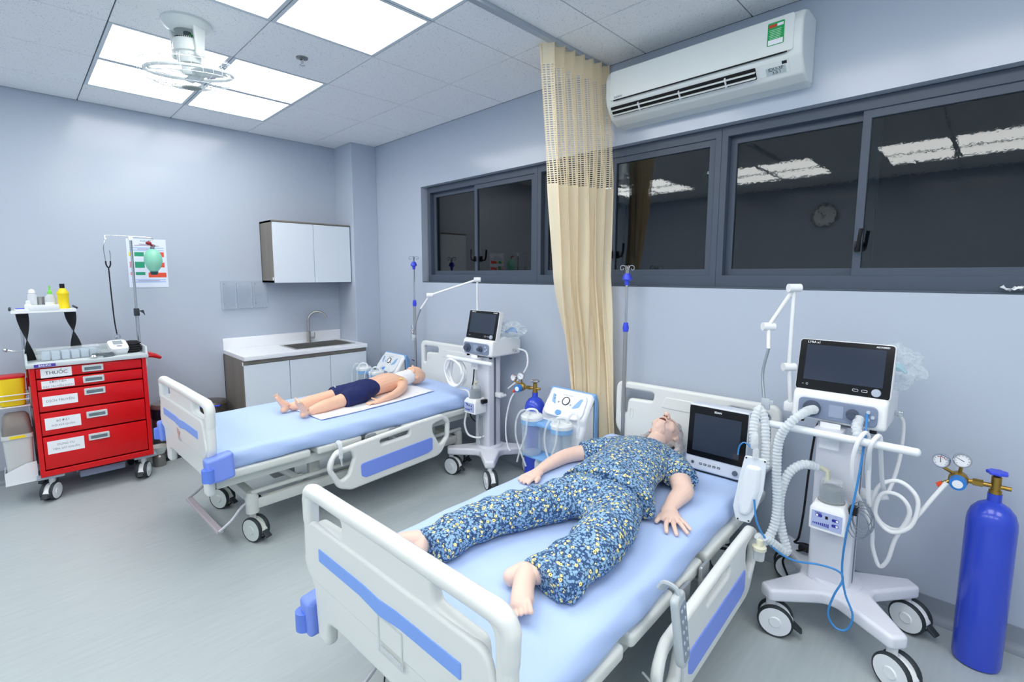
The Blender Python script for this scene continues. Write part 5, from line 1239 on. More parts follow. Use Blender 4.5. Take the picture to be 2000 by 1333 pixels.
# ------------------------------------------------------------------ suction pumps
def suction(label, loc, rz, jars, hose):
    t = thing('suction_pump', label, 'suction pump', loc, rz, 'electric suction pumps')
    prof = rnd([(-0.14, 0.07), (0.075, 0.07), (0.075, 0.74), (0.05, 0.755), (-0.065, 0.60), (-0.06, 0.56), (-0.10, 0.50), (-0.10, 0.30), (-0.14, 0.26)], [.02, .02, .03, .05, .05, .02, .04, .03, .03], 5)
    B().ext([prof], 0.36, 0.03, SIDE, 4).obj('body', WHITE, t)
    B().ext([rnd([(0.06, 0.06), (0.10, 0.06), (0.10, 0.70), (0.08, 0.755), (0.05, 0.755)], .015)], 0.37, 0.012, SIDE, 3).obj('back_cover', LBLUE, t)
    # slanted control panel
    pm = T(0, -0.020, 0.672) @ RX(-0.635) @ UPR
    ol = [(-0.165, -0.095), (0.165, -0.095), (0.15, 0.085), (-0.15, 0.085)]
    B().ext([rnd(ol, [.06, .06, .045, .045], 7)], 0.03, 0.008, pm @ T(0, 0, -0.01), 3).obj('control_panel', WHITE2, t)
    B().lathe([(0.024, 0), (0.030, 0), (0.030, 0.005), (0.024, 0.005)], 28, pm @ T(0.0, 0.02, 0.005)).obj('gauge_ring', BLACK, t)
    B().lathe([(0.001, 0), (0.024, 0), (0.024, 0.003), (0.001, 0.003)], 24, pm @ T(0.0, 0.02, 0.005)).ext([rect(0.002, 0.02)], 0.001, 0, pm @ T(0.004, 0.016, 0.009) @ RZ(0.3)).obj('gauge_face', PAPER, t)
    dc = B().ext([rnd([(-0.125, 0.06), (-0.105, 0.055), (-0.07, -0.02), (-0.11, 0.0)], .01)], 0.001, 0, pm @ T(0, 0, 0.0055)).ext([rnd([(0.125, 0.06), (0.10, 0.05), (0.055, -0.03), (0.115, -0.005)], .01)], 0.001, 0, pm @ T(0, 0, 0.0055))
    dc.obj('panel_print', mat('print_sky', '8db6dd', 0.5), t, ang=0)
    kb = B()
    for q in ((-0.1, 0.045), (-0.095, 0.025), (-0.055, 0.005), (0.045, 0.0)): kb.lathe([(0.003, 0), (0.006, 0), (0.006, 0.001), (0.003, 0.001)], 12, pm @ T(q[0], q[1], 0.0062))
    kb.obj('panel_icons', mat('icon_slate', '5c6f86', 0.5), t, ang=0)
    B().ext([rnd([(-0.045, -0.05), (-0.008, -0.05), (0.0, -0.075), (-0.026, -0.088), (-0.052, -0.075)], .012)], 0.008, 0.003, pm @ T(0, 0, 0.006)).obj('power_button', mat('button_blue', '5c9be0', 0.35), t)
    B().text('ELECTRIC SUCTION', 0.009, pm @ T(0, 0.062, 0.0056)).obj('lettering', INKG, t, ang=0)
    for s in (-1, 1):
        for yy in (-0.1, 0.1): B().lathe([(0.001, -0.012), (0.03, -0.012), (0.032, 0), (0.03, 0.012), (0.001, 0.012)], 18, T(s * 0.13, yy, 0.034) @ RX(PI / 2)).box((s * 0.13, yy, 0.062), (0.03, 0.03, 0.02), 0.004).obj('wheel', RUBBER, t)
    # jars
    for k, (jx, jy, jz) in enumerate(jars):
        jm = T(jx, jy, jz)
        j = B().lathe([(0.001, 0), (0.060, 0), (0.064, 0.01), (0.068, 0.22), (0.066, 0.22), (0.061, 0.012), (0.001, 0.006)], 28, jm).obj('jar', JAR, t, label='clear collection jar')
        B().lathe([(0.066, 0.205), (0.072, 0.205), (0.073, 0.235), (0.066, 0.235)], 28, jm).obj('jar_collar', mat('collar_blue', '8ab9e6', 0.35), j)
        B().lathe([(0.001, 0.235), (0.074, 0.235), (0.074, 0.255), (0.066, 0.265), (0.03, 0.272), (0.001, 0.272)], 28, jm).obj('jar_lid', mat('lid_white', 'e2e7ea', 0.3), j)
        B().tube([(-0.045, 0, 0.262), (-0.03, 0, 0.292), (0, 0, 0.30), (0.03, 0, 0.292), (0.045, 0, 0.262)], 0.008, 8, smooth=3, m=jm @ RZ(0.6)).obj('lid_handle', mat('lid_white', 'e2e7ea', 0.3), j)
        tb = B().tube([(-0.01, -0.03, 0.268), (-0.015, -0.05, 0.30), (-0.04, -0.075, 0.285), (-0.06, -0.09, 0.22), (-0.055, -0.095, 0.12), (-0.01, -0.095, 0.02), (0.03, -0.09, -0.06)], 0.006, 8, smooth=5, m=jm)
        tb.tube([(0.01, -0.03, 0.268), (0.02, -0.055, 0.295), (0.03, -0.082, 0.25), (0.025, -0.09, 0.15), (-0.02, -0.096, 0.03), (-0.05, -0.09, -0.05)], 0.006, 8, smooth=5, m=jm)
        tb.obj('jar_tubing', CLEAR2, j)
    B().box((sum(q[0] for q in jars) / len(jars), -0.17, jars[0][2] + 0.215), (0.30, 0.10, 0.03), 0.008).box((sum(q[0] for q in jars) / len(jars), -0.17, jars[0][2] - 0.01), (0.32, 0.13, 0.016), 0.006).obj('jar_bracket', LBLUE, t)
    B().tube([(p[0], p[1], p[2]) for p in hose], 0.009, 8, smooth=5).obj('suction_hose', CLEAR2, t)
    return t
suction('white and blue suction pump with two jars standing below the curtain', (3.085, -0.235, 0), 0.0, [(-0.145, -0.19, 0.345), (0.075, -0.155, 0.325)], [(0.11, -0.15, 0.59), (0.13, -0.13, 0.65), (0.17, -0.12, 0.66), (0.19, -0.13, 0.60), (0.19, -0.14, 0.52)])
suction('white and blue suction pump between the sink cabinet and the far bed', (0.91, -0.225, 0), 0.0, [(-0.15, -0.205, 0.37), (0.03, -0.175, 0.35)], [(0.05, -0.15, 0.62), (0.08, -0.14, 0.66), (0.14, -0.12, 0.66), (0.17, -0.13, 0.60), (0.18, -0.14, 0.52)])
t = thing('suction_cable', 'black power cord looped behind the suction pump by the sink', 'cord', (1.10, -0.08, 0.0))
B().tube([(-0.02, -0.01, 0.70), (0.03, -0.01, 0.69), (0.055, -0.015, 0.62), (0.03, -0.01, 0.52), (0.0, -0.01, 0.40), (0.02, -0.02, 0.15), (0.0, -0.02, 0.01)], 0.004, 8, smooth=5).obj('cord', BLACK, t)

# ------------------------------------------------------------------ patient monitor on the near bed
t = thing('patient_monitor', 'grey patient monitor with a dark square screen standing on the near bed', 'monitor', (4.135, -0.435, 0.552), 0.02)
mm = RX(-0.10) @ T(0, 0, 0.165) @ UPR
B().ext([rnd(rect(0.285, 0.33), 0.01)], 0.10, 0.008, T(0, 0.05, 0) @ mm, 3).obj('case', mat('monitor_grey', 'd3dae6', 0.35), t)
B().ext([rnd(rect(0.277, 0.252, 0, 0.035), 0.004)], 0.004, 0.001, mm @ T(0, 0, 0.0015)).obj('bezel', BEZEL, t)
B().ext([rect(0.222, 0.185, 0, 0.03)], 0.001, 0, mm @ T(0, 0, 0.004)).obj('screen', SCREEN, t, ang=0)
B().text('EDAN', 0.013, mm @ T(0, 0.143, 0.0042), bold=0.0003).obj('lettering', PAPER, t, ang=0)
kb = B().lathe([(0.001, 0), (0.008, 0), (0.007, 0.002), (0.001, 0.002)], 16, mm @ T(-0.105, -0.125, 0.0))
for k in range(5): kb.ext([rnd(rect(0.015, 0.010, -0.065 + 0.022 * k, -0.125), 0.002)], 0.003, 0.0005, mm)
kb.obj('keys', mat('key_dark', '4c5766', 0.4), t)
ki = B()
for k in range(5): ki.ext([rect(0.008, 0.002, -0.065 + 0.022 * k, -0.125)], 0.001, 0, mm @ T(0, 0, 0.0018))
ki.obj('key_marks', PAPER, t, ang=0)
B().lathe([(0.001, 0), (0.012, 0), (0.012, 0.010), (0.010, 0.012), (0.001, 0.012)], 20, mm @ T(0.10, -0.128, 0.0)).obj('knob', mat('knob_slate', '5a6678', 0.35), t)
B().box((0, 0.055, 0.006), (0.25, 0.10, 0.012), 0.003).obj('base', mat('base_dark', '2c3444', 0.5), t)
B().tube([(0.146, 0.04, 0.11), (0.165, 0.03, 0.115), (0.175, 0.02, 0.09), (0.165, 0.01, 0.06)], 0.003, 6, smooth=3).obj('lead', BLUET, t)

# ------------------------------------------------------------------ wall clock on the rear wall (seen mirrored in the window), paper on the sill
t = thing('wall_clock', 'round wall clock on the rear wall, mirrored in the dark window', 'clock', (3.19, -RD, 2.39))
cm = RX(-PI / 2)
B().lathe([(0.001, 0), (0.17, 0), (0.175, 0.02), (0.16, 0.035), (0.15, 0.03), (0.15, 0.012), (0.001, 0.012)], 40, cm).obj('case', mat('clock_grey', '8f9698', 0.4), t)
B().lathe([(0.001, 0.012), (0.15, 0.012), (0.15, 0.014), (0.001, 0.014)], 40, cm).obj('face', PAPER, t, ang=0)
hd = B()
for a, l in ((0.7, 0.07), (2.4, 0.11)): hd.box((0, l / 2, 0.016), (0.008, l, 0.002), 0, cm @ RZ(a))
hd.obj('hands', INK, t, ang=0)
t = thing('paper_scrap', 'crumpled white paper scrap on the window sill at the picture edge', 'paper', (5.09, 0.01, WZ0 + 0.008))
def scrap(u, v): return ((u - 0.5) * 0.07, (v - 0.5) * 0.05, 0.012 + 0.018 * noise.noise(Vector((u * 4, v * 4, 5))) + 0.02 * abs(u - 0.4))
B().surf(scrap, 8, 8).obj('sheet', PAPER, t, ang=15, solid=0.0008)

# ------------------------------------------------------------------ the two manikins
def stroke(b, pts, cap0=True, cap1=True, n=18, k=5):
    """one tapering limb: pts = (x, y, z, half width, half height)"""
    P = [Vector(p[:3]) for p in pts]
    R = [Vector((p[3], p[4] if len(p) > 4 else p[3], 0)) for p in pts]
    if len(P) > 2: P2, R2 = spline(P, k), spline(R, k)
    else: P2 = [P[0].lerp(P[1], i / k) for i in range(k + 1)]; R2 = [R[0].lerp(R[1], i / k) for i in range(k + 1)]
    t0 = (P2[1] - P2[0]).normalized(); t1 = (P2[-1] - P2[-2]).normalized()
    if cap0:
        for a in (25, 50, 75):
            c, s = math.cos(math.radians(a)), math.sin(math.radians(a)); r = min(R[0].x, R[0].y)
            P2.insert(0, P[0] - t0 * r * s); R2.insert(0, R[0] * max(c, 0.12))
    if cap1:
        for a in (25, 50, 75):
            c, s = math.cos(math.radians(a)), math.sin(math.radians(a)); r = min(R[-1].x, R[-1].y)
            P2.append(P[-1] + t1 * r * s); R2.append(R[-1] * max(c, 0.12))
    vs = []; m = len(P2)
    for i in range(m):
        t = (P2[min(i + 1, m - 1)] - P2[max(i - 1, 0)])
        t = t.normalized() if t.length > 1e-9 else t0
        sd = t.cross(Vector((0, 0, 1)))
        if sd.length < 0.2: sd = Vector((1, 0, 0))
        sd.normalize(); u_ = sd.cross(t).normalized()
        for j in range(n):
            a = 2 * PI * j / n; vs.append(P2[i] + sd * math.cos(a) * R2[i].x + u_ * math.sin(a) * R2[i].y)
    fs = [(i * n + j, i * n + (j + 1) % n, (i + 1) * n + (j + 1) % n, (i + 1) * n + j) for i in range(m - 1) for j in range(n)]
    fs += [tuple(range(n - 1, -1, -1)), tuple(range((m - 1) * n, m * n))]
    fs = [f[::-1] for f in fs]
    b.add(vs, fs)
def fuse(b, voxel, smooth, origin, name, material, parent, floor=None, wr=0.0, wf=14, seed=0.0, fold=None):
    """melt overlapping limbs into one continuous skin"""
    me = bpy.data.meshes.new('tmp'); me.from_pydata(b.v, [], b.f); me.update()
    bm = bmesh.new(); bm.from_mesh(me); bmesh.ops.recalc_face_normals(bm, faces=bm.faces); bm.to_mesh(me); bm.free()
    ob = bpy.data.objects.new('tmp', me); COL.objects.link(ob)
    md = ob.modifiers.new('r', 'REMESH'); md.mode = 'VOXEL'; md.voxel_size = voxel
    sm = ob.modifiers.new('s', 'SMOOTH'); sm.factor = 0.5; sm.iterations = smooth
    bpy.context.view_layer.update()
    m2 = bpy.data.meshes.new_from_object(ob.evaluated_get(bpy.context.evaluated_depsgraph_get()))
    bpy.data.objects.remove(ob); bpy.data.meshes.remove(me)
    if wr or fold or floor is not None:
        nr = [v.normal.copy() for v in m2.vertices]
        for v, nn in zip(m2.vertices, nr):
            p = v.co
            d = wr * (noise.noise(p * wf + Vector((seed, 0, 0))) + 0.5 * noise.noise(p * wf * 2.1 + Vector((0, seed, 0))))
            if fold: d += fold(p)
            v.co = p + nn * d
            if floor is not None and v.co.z < floor: v.co.z = floor
    O = Vector(origin)
    for v in m2.vertices: v.co -= O
    m2.name = name; m2.materials.clear(); m2.materials.append(material); m2.shade_smooth()
    o = bpy.data.objects.new(name, m2); COL.objects.link(o); o.parent = parent
    return o
def head_frame(c, right, crown):
    r = Vector(right).normalized(); k = Vector(crown).normalized(); f = r.cross(k).normalized(); r = k.cross(f).normalized(); c = Vector(c)
    return lambda x, y, z: tuple(c + r * x + k * y + f * z)      # x right of the picture, y towards the crown, z out of the face

# --- elderly manikin in floral pyjamas
G0 = (3.93, -1.10, M1)
man = thing('manikin', 'elderly manikin with grey hair lying in blue floral pyjamas, mouth open', 'manikin', G0)
b = B()
stroke(b, [(3.835, -0.53, .615, .13, .055), (3.86, -0.66, .62, .15, .075), (3.90, -0.85, .62, .14, .078), (3.93, -1.0, .615, .14, .072), (3.95, -1.14, .61, .155, .065)])
stroke(b, [(3.835, -0.54, .62, .055, .05), (3.822, -0.46, .628, .047, .05), (3.81, -0.38, .64, .046, .052)])
H = head_frame((3.805, -0.290, .652), (1, 0.04, -0.10), (-0.03, 0.97, -0.22))
def hs(b, pts): stroke(b, [H(*p[:3]) + tuple(p[3:]) for p in pts])
hs(b, [(0, -0.085, 0.020, .040, .045), (0, -0.045, 0.012, .058, .072), (0, 0.0, 0.0, .068, .086), (0, 0.045, -0.008, .070, .086), (0, 0.085, -0.016, .056, .066)])
hs(b, [(0, -0.105, 0.036, .022, .020), (0, -0.085, 0.045, .03, .022)])                      # chin
hs(b, [(0, 0.020, 0.080, .009, .010), (0, -0.005, 0.097, .011, .013), (0, -0.028, 0.108, .016, .014)])   # nose
for s in (-1, 1):
    hs(b, [(s * 0.012, -0.028, 0.094, .009, .009), (s * 0.013, -0.026, 0.097, .008, .008)])   # nostril wings
    hs(b, [(s * 0.012, 0.030, 0.078, .010, .008), (s * 0.045, 0.030, 0.060, .010, .008)])     # brow
    hs(b, [(s * 0.022, 0.012, 0.072, .011, .009), (s * 0.038, 0.012, 0.065, .010, .008)])     # closed eyelid
    hs(b, [(s * 0.036, -0.025, 0.060, .020, .018), (s * 0.046, -0.035, 0.040, .022, .022)])   # cheek
    hs(b, [(s * 0.072, 0.014, -0.012, .008, .016), (s * 0.079, -0.005, -0.014, .008, .018), (s * 0.074, -0.026, -0.010, .007, .010)])   # ear
hs(b, [(-0.020, -0.058, 0.078, .008, .007), (0, -0.050, 0.087, .009, .007), (0.020, -0.058, 0.078, .008, .007)])   # upper lip
hs(b, [(-0.018, -0.076, 0.070, .008, .007), (0, -0.084, 0.072, .009, .008), (0.018, -0.076, 0.070, .008, .007)])   # lower lip
# arms
stroke(b, [(4.01, -0.60, .61, .055, .048), (4.07, -0.68, .605, .050, .044), (4.125, -0.76, .595, .046, .040), (4.148, -0.80, .588, .045, .036), (4.152, -0.87, .580, .038, .031), (4.158, -0.935, .572, .029, .021), (4.170, -0.975, .568, .034, .017)])
stroke(b, [(4.165, -0.955, .568, .032, .016), (4.190, -1.0, .567, .042, .015), (4.205, -1.025, .565, .040, .012)])
for q in ([(4.165, -0.985, .567, .014, .012), (4.158, -1.020, .563, .012, .011), (4.162, -1.062, .558, .009, .008)],
          [(4.192, -1.015, .567, .011, .011), (4.205, -1.065, .568, .0095, .0095), (4.226, -1.105, .556, .008, .0075)],
          [(4.212, -1.020, .567, .011, .011), (4.235, -1.062, .569, .0095, .0095), (4.262, -1.095, .556, .008, .0075)],
          [(4.226, -1.010, .567, .0105, .010), (4.252, -1.035, .568, .009, .009), (4.286, -1.056, .556, .0078, .0072)],
          [(4.226, -0.990, .565, .0095, .009), (4.255, -1.008, .564, .008, .008), (4.282, -1.022, .556, .007, .0065)]):
    stroke(b, q, n=12)
stroke(b, [(3.66, -0.58, .60, .052, .045), (3.57, -0.70, .59, .046, .040), (3.520, -0.80, .583, .042, .036), (3.512, -0.92, .576, .036, .030), (3.518, -1.02, .568, .026, .020), (3.524, -1.06, .564, .032, .016)])
stroke(b, [(3.522, -1.04, .565, .034, .015), (3.528, -1.10, .562, .038, .013)])
for k, dx in enumerate((-0.028, -0.010, 0.008, 0.025)):
    stroke(b, [(3.528 + dx, -1.09, .563, .010, .010), (3.530 + dx * 1.1, -1.13, .562, .009, .009), (3.532 + dx * 1.15, -1.165 + abs(dx) * 0.5, .555, .0075, .0075)], n=12)
stroke(b, [(3.545, -1.06, .562, .012, .011), (3.570, -1.09, .560, .010, .010), (3.578, -1.115, .556, .008, .008)], n=12)
# legs and feet
stroke(b, [(3.88, -1.15, .61, .080, .062), (3.79, -1.38, .605, .068, .058), (3.725, -1.54, .60, .054, .05), (3.695, -1.68, .592, .044, .042), (3.668, -1.80, .588, .032, .034)])
stroke(b, [(4.03, -1.15, .61, .080, .062), (4.11, -1.33, .61, .070, .06), (4.135, -1.46, .605, .056, .052), (4.11, -1.60, .595, .046, .042), (4.085, -1.69, .592, .034, .034)])
stroke(b, [(3.690, -1.865, .577, .030, .030), (3.668, -1.845, .592, .036, .036), (3.640, -1.880, .596, .034, .034), (3.607, -1.915, .590, .032, .028)])
for k in range(5): stroke(b, [(3.607, -1.915, .608 - 0.0105 * k, .010, .009), (3.585 + 0.004 * k, -1.938 + 0.003 * k, .608 - 0.0105 * k, .0085 if k == 0 else .0065, .008 if k == 0 else .0062)], n=10)
stroke(b, [(4.024, -1.745, .577, .029, .030), (4.056, -1.718, .590, .036, .037), (4.092, -1.765, .590, .034, .034), (4.124, -1.806, .585, .035, .029), (4.140, -1.826, .581, .033, .022)])
for k in range(5):
    o_ = -0.022 + 0.0135 * k; bx_, by_, bz_ = 4.142 - 0.60 * o_, -1.828 - 0.72 * o_, .583 - 0.45 * o_; L_ = 0.040 - 0.004 * k
    stroke(b, [(bx_ - 0.012, by_ + 0.010, bz_, .009, .009), (bx_ + 0.77 * L_ * 0.6, by_ - 0.64 * L_ * 0.6, bz_ + 0.003, .0088 if k == 0 else .0058, .0085 if k == 0 else .0056), (bx_ + 0.77 * L_, by_ - 0.64 * L_, bz_ - 0.002, .0092 if k == 0 else .006, .0085 if k == 0 else .0058)], n=10)
fuse(b, 0.0032, 2, G0, 'body', SKIN, man, floor=M1 + 0.004)
LIP = mat('mouth_dark', '6e3430', 0.5)
bb = B().ell((0, 0, 0), (0.019, 0.016, 0.010))
Hc = Vector(H(0, -0.067, 0.078)) - Vector(G0)
bb.v = [tuple(Vector(v) + Hc) for v in bb.v]
bb.obj('mouth', LIP, man)
lash = B()
for s in (-1, 1): lash.tube([tuple(Vector(H(s * x, y, z)) - Vector(G0)) for x, y, z in ((0.016, 0.004, 0.079), (0.029, 0.001, 0.077), (0.042, 0.005, 0.069))], 0.0011, 5)
lash.obj('eyelid_line', mat('lash', '8d6a60', 0.6), man)
nst = B()
for s in (-1, 1): nst.ell(tuple(Vector(H(s * 0.007, -0.039, 0.099)) - Vector(G0)), (0.0035, 0.003, 0.0035))
nst.obj('nostrils', mat('nostril', '7a4238', 0.6), man)
# hair: cap and long strands falling to the mattress
b = B()
stroke(b, [H(0, -0.01, -0.050) + (.074, .05), H(0, 0.045, -0.028) + (.083, .078), H(0, 0.095, -0.018) + (.068, .078)])
stroke(b, [H(-0.03, 0.055, 0.035) + (.045, .035), H(0.03, 0.055, 0.035) + (.045, .035)])
for s in (-1, 1):
    for k in range(6):
        a = k / 5
        stroke(b, [H(s * 0.055, 0.06 - 0.05 * a, 0.02 - 0.03 * a) + (.013, .013), H(s * (0.090 + 0.006 * a), 0.030 - 0.06 * a, -0.030 - 0.02 * a) + (.015, .014), H(s * (0.106 + 0.012 * math.sin(k * 2)), 0.005 - 0.065 * a, -0.075) + (.013, .011), H(s * (0.120 + 0.012 * math.cos(k)), -0.03 - 0.055 * a, -0.096) + (.007, .006)], n=8)
    for k in range(4):
        stroke(b, [H(s * 0.04, 0.10, -0.02) + (.02, .02), H(s * (0.07 + 0.01 * k), 0.105 - 0.02 * k, -0.06) + (.016, .014), H(s * (0.10 + 0.006 * k), 0.075 - 0.03 * k, -0.092) + (.008, .007)], n=8)
fuse(b, 0.004, 1, G0, 'hair', HAIR, man, floor=M1 + 0.003, wr=0.004, wf=40, seed=2.0)
# trousers
b = B()
stroke(b, [(3.925, -0.98, .615, .150, .070), (3.945, -1.08, .618, .168, .078), (3.958, -1.18, .618, .178, .083), (3.955, -1.235, .605, .150, .060)])
stroke(b, [(3.875, -1.17, .612, .100, .085), (3.81, -1.36, .610, .092, .076), (3.745, -1.54, .605, .088, .070), (3.715, -1.68, .600, .088, .062), (3.718, -1.800, .590, .090, .052), (3.722, -1.835, .588, .092, .049)], cap1=False)
stroke(b, [(4.04, -1.16, .614, .102, .086), (4.105, -1.31, .615, .100, .080), (4.138, -1.45, .612, .098, .076), (4.138, -1.56, .603, .096, .066), (4.125, -1.66, .592, .098, .054), (4.118, -1.705, .588, .104, .050)], cap1=False)
stroke(b, [(4.15, -1.58, .585, .06, .05), (4.172, -1.64, .572, .055, .034), (4.178, -1.695, .562, .05, .020)], cap1=False)
def folds(p):
    d = 0.0
    if p.y < -1.25: d += 0.0035 * math.sin(60 * p.y + 22 * p.x) * max(0, min(1, (p.z - .57) * 30))
    d -= 0.010 * math.exp(-((p.x - 3.95 - 0.12 * (p.y + 1.2)) / 0.014) ** 2) * (1 if p.y > -1.24 and p.z > .62 else 0)
    return d
fuse(b, 0.0055, 5, G0, 'trousers', FLORAL, man, floor=M1 + 0.004, wr=0.006, wf=11, seed=5.0, fold=folds)
# shirt with short sleeves
b = B()
stroke(b, [(3.838, -0.525, .618, .105, .062), (3.846, -0.585, .628, .175, .080), (3.865, -0.70, .638, .172, .094), (3.90, -0.85, .642, .165, .098), (3.925, -0.98, .640, .172, .098), (3.945, -1.075, .634, .194, .100), (3.952, -1.125, .628, .204, .101)], cap1=False)
stroke(b, [(3.98, -0.60, .622, .085, .062), (4.06, -0.665, .614, .080, .060), (4.100, -0.715, .604, .082, .055)], cap1=False)
stroke(b, [(3.70, -0.58, .618, .080, .060), (3.60, -0.66, .604, .072, .054), (3.553, -0.715, .594, .068, .047)], cap1=False)
stroke(b, [(4.06, -1.0, .60, .05, .05), (4.10, -1.05, .585, .045, .035), (4.115, -1.085, .578, .04, .026)], cap1=False)
fuse(b, 0.0055, 4, G0, 'shirt', FLORAL, man, floor=M1 + 0.004, wr=0.007, wf=9, seed=9.0, fold=lambda p: 0.004 * math.sin(34 * p.x + 26 * p.y) * max(0, min(1, (-0.72 - p.y) * 4)))
bt = B()
for k in range(4):
    yy = -0.63 - 0.115 * k; bt.lathe([(0.001, 0), (0.006, 0), (0.005, 0.002), (0.001, 0.002)], 12, T(3.862 + 0.10 * (-0.6 - yy) * 2 - G0[0], yy - G0[1], (.713, .735, .742, .742)[k] - G0[2] + 0.002))
bt.obj('button', PAPER, man)

# --- child manikin in navy shorts
C0 = (1.80, -1.00, M2 + 0.008)
FZ = M2 + 0.010
kid = thing('manikin', 'bald child manikin in navy shorts with a white neck bandage on the far bed', 'manikin', C0)
b = B()
stroke(b, [(1.685, -0.655, .672, .120, .050), (1.70, -0.74, .682, .112, .072), (1.735, -0.86, .680, .100, .068), (1.77, -0.96, .676, .102, .062), (1.80, -1.06, .668, .112, .058)])
stroke(b, [(1.672, -0.64, .670, .042, .042), (1.662, -0.58, .674, .038, .040), (1.658, -0.53, .682, .038, .040)])
K = head_frame((1.660, -0.478, .690), (1, 0.15, -0.05), (0.03, 0.98, -0.12))
def ks(pts): stroke(b, [K(*p[:3]) + tuple(p[3:]) for p in pts])
ks([(0, -0.060, 0.012, .036, .040), (0, -0.025, 0.010, .055, .062), (0, 0.015, 0.0, .064, .074), (0, 0.050, -0.008, .062, .070), (0, 0.075, -0.012, .044, .050)])
ks([(0, -0.066, 0.030, .018, .016), (0, -0.055, 0.038, .022, .016)])
ks([(0, 0.004, 0.064, .007, .008), (0, -0.014, 0.077, .010, .010)])
for s in (-1, 1):
    ks([(s * 0.066, 0.012, -0.008, .007, .013), (s * 0.071, -0.004, -0.010, .007, .014), (s * 0.066, -0.020, -0.008, .006, .008)])
    ks([(s * 0.030, -0.022, 0.046, .018, .016), (s * 0.038, -0.028, 0.034, .018, .018)])
    ks([(s * 0.014, 0.022, 0.066, .008, .006), (s * 0.036, 0.022, 0.055, .008, .006)])
ks([(-0.014, -0.036, 0.062, .006, .005), (0, -0.032, 0.068, .007, .005), (0.014, -0.036, 0.062, .006, .005)])
ks([(-0.012, -0.044, 0.060, .006, .005), (0, -0.047, 0.063, .007, .006), (0.012, -0.044, 0.060, .006, .005)])
stroke(b, [(1.80, -0.675, .664, .042, .038), (1.875, -0.735, .655, .036, .034), (1.945, -0.835, .645, .032, .029), (1.975, -0.92, .638, .028, .025), (1.992, -0.985, .632, .021, .017), (1.995, -1.02, .628, .024, .013)])
stroke(b, [(1.994, -1.0, .629, .025, .012), (1.992, -1.045, .626, .027, .010)], n=14)
for k, dx in enumerate((-0.018, -0.006, 0.006, 0.017)): stroke(b, [(1.992 + dx, -1.04, .627, .0065, .0065), (1.990 + dx * 1.2, -1.07, .628, .006, .006), (1.985 + dx * 1.3, -1.092 + 0.2 * abs(dx), .622, .005, .005)], n=10)
stroke(b, [(1.972, -1.0, .632, .008, .008), (1.958, -1.022, .642, .007, .007), (1.950, -1.035, .650, .006, .006)], n=10)
stroke(b, [(1.59, -0.655, .664, .042, .038), (1.52, -0.73, .655, .036, .033), (1.475, -0.84, .645, .031, .028), (1.48, -0.93, .638, .027, .024), (1.49, -1.0, .632, .021, .016), (1.495, -1.05, .626, .026, .011), (1.50, -1.10, .622, .018, .007)])
stroke(b, [(1.86, -1.08, .664, .068, .056), (1.885, -1.20, .660, .056, .050), (1.903, -1.30, .654, .045, .043), (1.920, -1.38, .650, .042, .040), (1.938, -1.47, .641, .028, .029)])
stroke(b, [(1.738, -1.06, .664, .068, .056), (1.735, -1.20, .660, .056, .050), (1.736, -1.33, .654, .045, .043), (1.736, -1.41, .650, .042, .040), (1.738, -1.51, .641, .028, .029)])
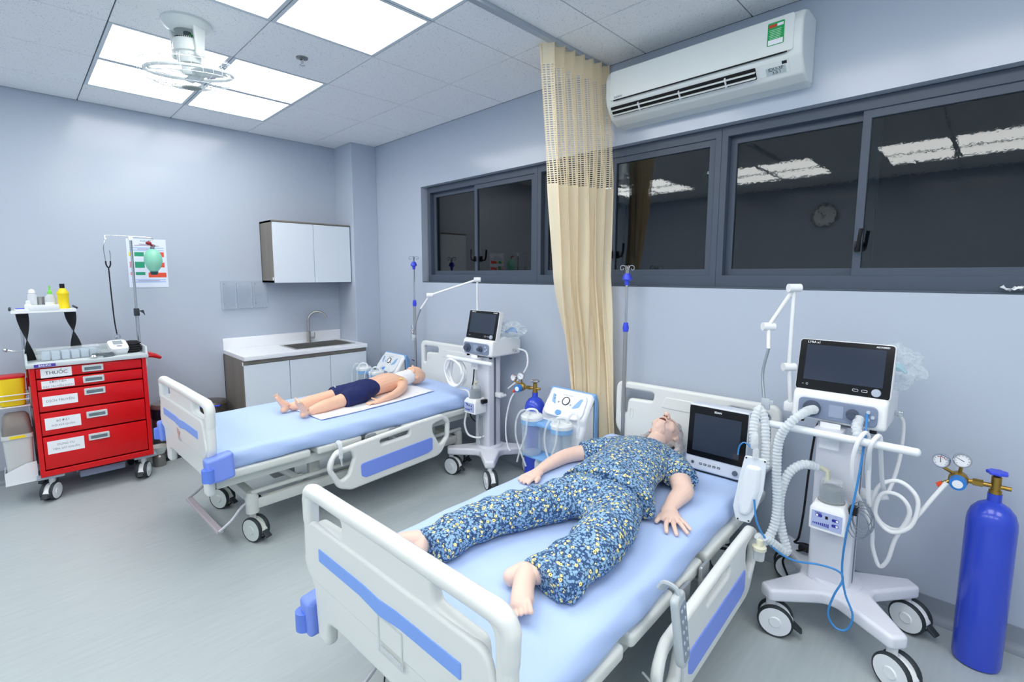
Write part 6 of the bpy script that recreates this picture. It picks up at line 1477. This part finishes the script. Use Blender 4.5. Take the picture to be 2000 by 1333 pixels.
for ax, ay, tx, ty in ((1.944, -1.50, 0.012, -0.062), (1.740, -1.545, -0.022, -0.062)):
    stroke(b, [(ax + 0.003, ay - 0.030, .630, .024, .020), (ax, ay - 0.012, .650, .027, .030), (ax + tx * 0.4, ay + ty * 0.45 - 0.01, .684, .030, .020), (ax + tx * 0.8, ay + ty * 0.8 - 0.008, .716, .032, .015)])
    for k, dx in enumerate((-0.024, -0.011, 0.001, 0.012, 0.022)):
        sgn = 1 if ax > 1.8 else -1
        stroke(b, [(ax + tx * 0.8 + dx, ay + ty * 0.8 - 0.008, .716, .008, .008), (ax + tx + dx * 1.1, ay + ty - 0.004, .742 - 0.005 * (k if sgn > 0 else 4 - k), .0072, .0075)], n=10)
fuse(b, 0.0034, 3, C0, 'body', SKINC, kid, floor=FZ)
b = B()
stroke(b, [(1.768, -0.955, .680, .108, .070), (1.780, -1.00, .678, .116, .074), (1.80, -1.08, .672, .124, .070), (1.805, -1.13, .662, .105, .055)])
stroke(b, [(1.865, -1.08, .668, .080, .066), (1.885, -1.17, .664, .076, .062), (1.898, -1.235, .662, .078, .058)], cap1=False)
stroke(b, [(1.735, -1.07, .668, .080, .066), (1.728, -1.16, .664, .076, .062), (1.722, -1.225, .662, .078, .058)], cap1=False)
fuse(b, 0.0045, 4, C0, 'shorts', NAVY, kid, floor=FZ, wr=0.005, wf=16, seed=3.0)
b = B()
for k in range(5): stroke(b, [(1.672, -0.632 + 0.024 * k - 0.006, .676 + 0.003 * k, .060 - 0.001 * k, .058), (1.668, -0.632 + 0.024 * k + 0.012, .678 + 0.003 * k, .062 - 0.001 * k, .060)])
fuse(b, 0.004, 2, C0, 'neck_bandage', mat('gauze', 'f0f1f3', 0.9, bump=(120, 0.5)), kid, floor=FZ, wr=0.002, wf=30)
B().box((1.795 - C0[0], -0.69 - C0[1], .716 - C0[2]), (0.045, 0.018, 0.006), 0.002, ).obj('yellow_tag', mat('tag_yellow', 'e9dd7a', 0.5), kid)
ly = B()
for s in (-1, 1): ly.tube([tuple(Vector(K(s * x, y, z)) - Vector(C0)) for x, y, z in ((0.014, 0.008, 0.067), (0.026, 0.005, 0.064), (0.037, 0.008, 0.056))], 0.001, 5)
ly.tube([tuple(Vector(K(x, -0.0395, z)) - Vector(C0)) for x, z in ((-0.016, 0.063), (0, 0.0685), (0.016, 0.063))], 0.0013, 5)
ly.obj('face_lines', mat('lash_brown', '8a5846', 0.6), kid)
lo = B()
for k in range(3): lo.ell((1.70 + 0.018 * k - C0[0], -1.19 - 0.006 * k - C0[1], .722 - C0[2]), (0.008, 0.005, 0.002))
lo.obj('shorts_logo', PAPER, kid)
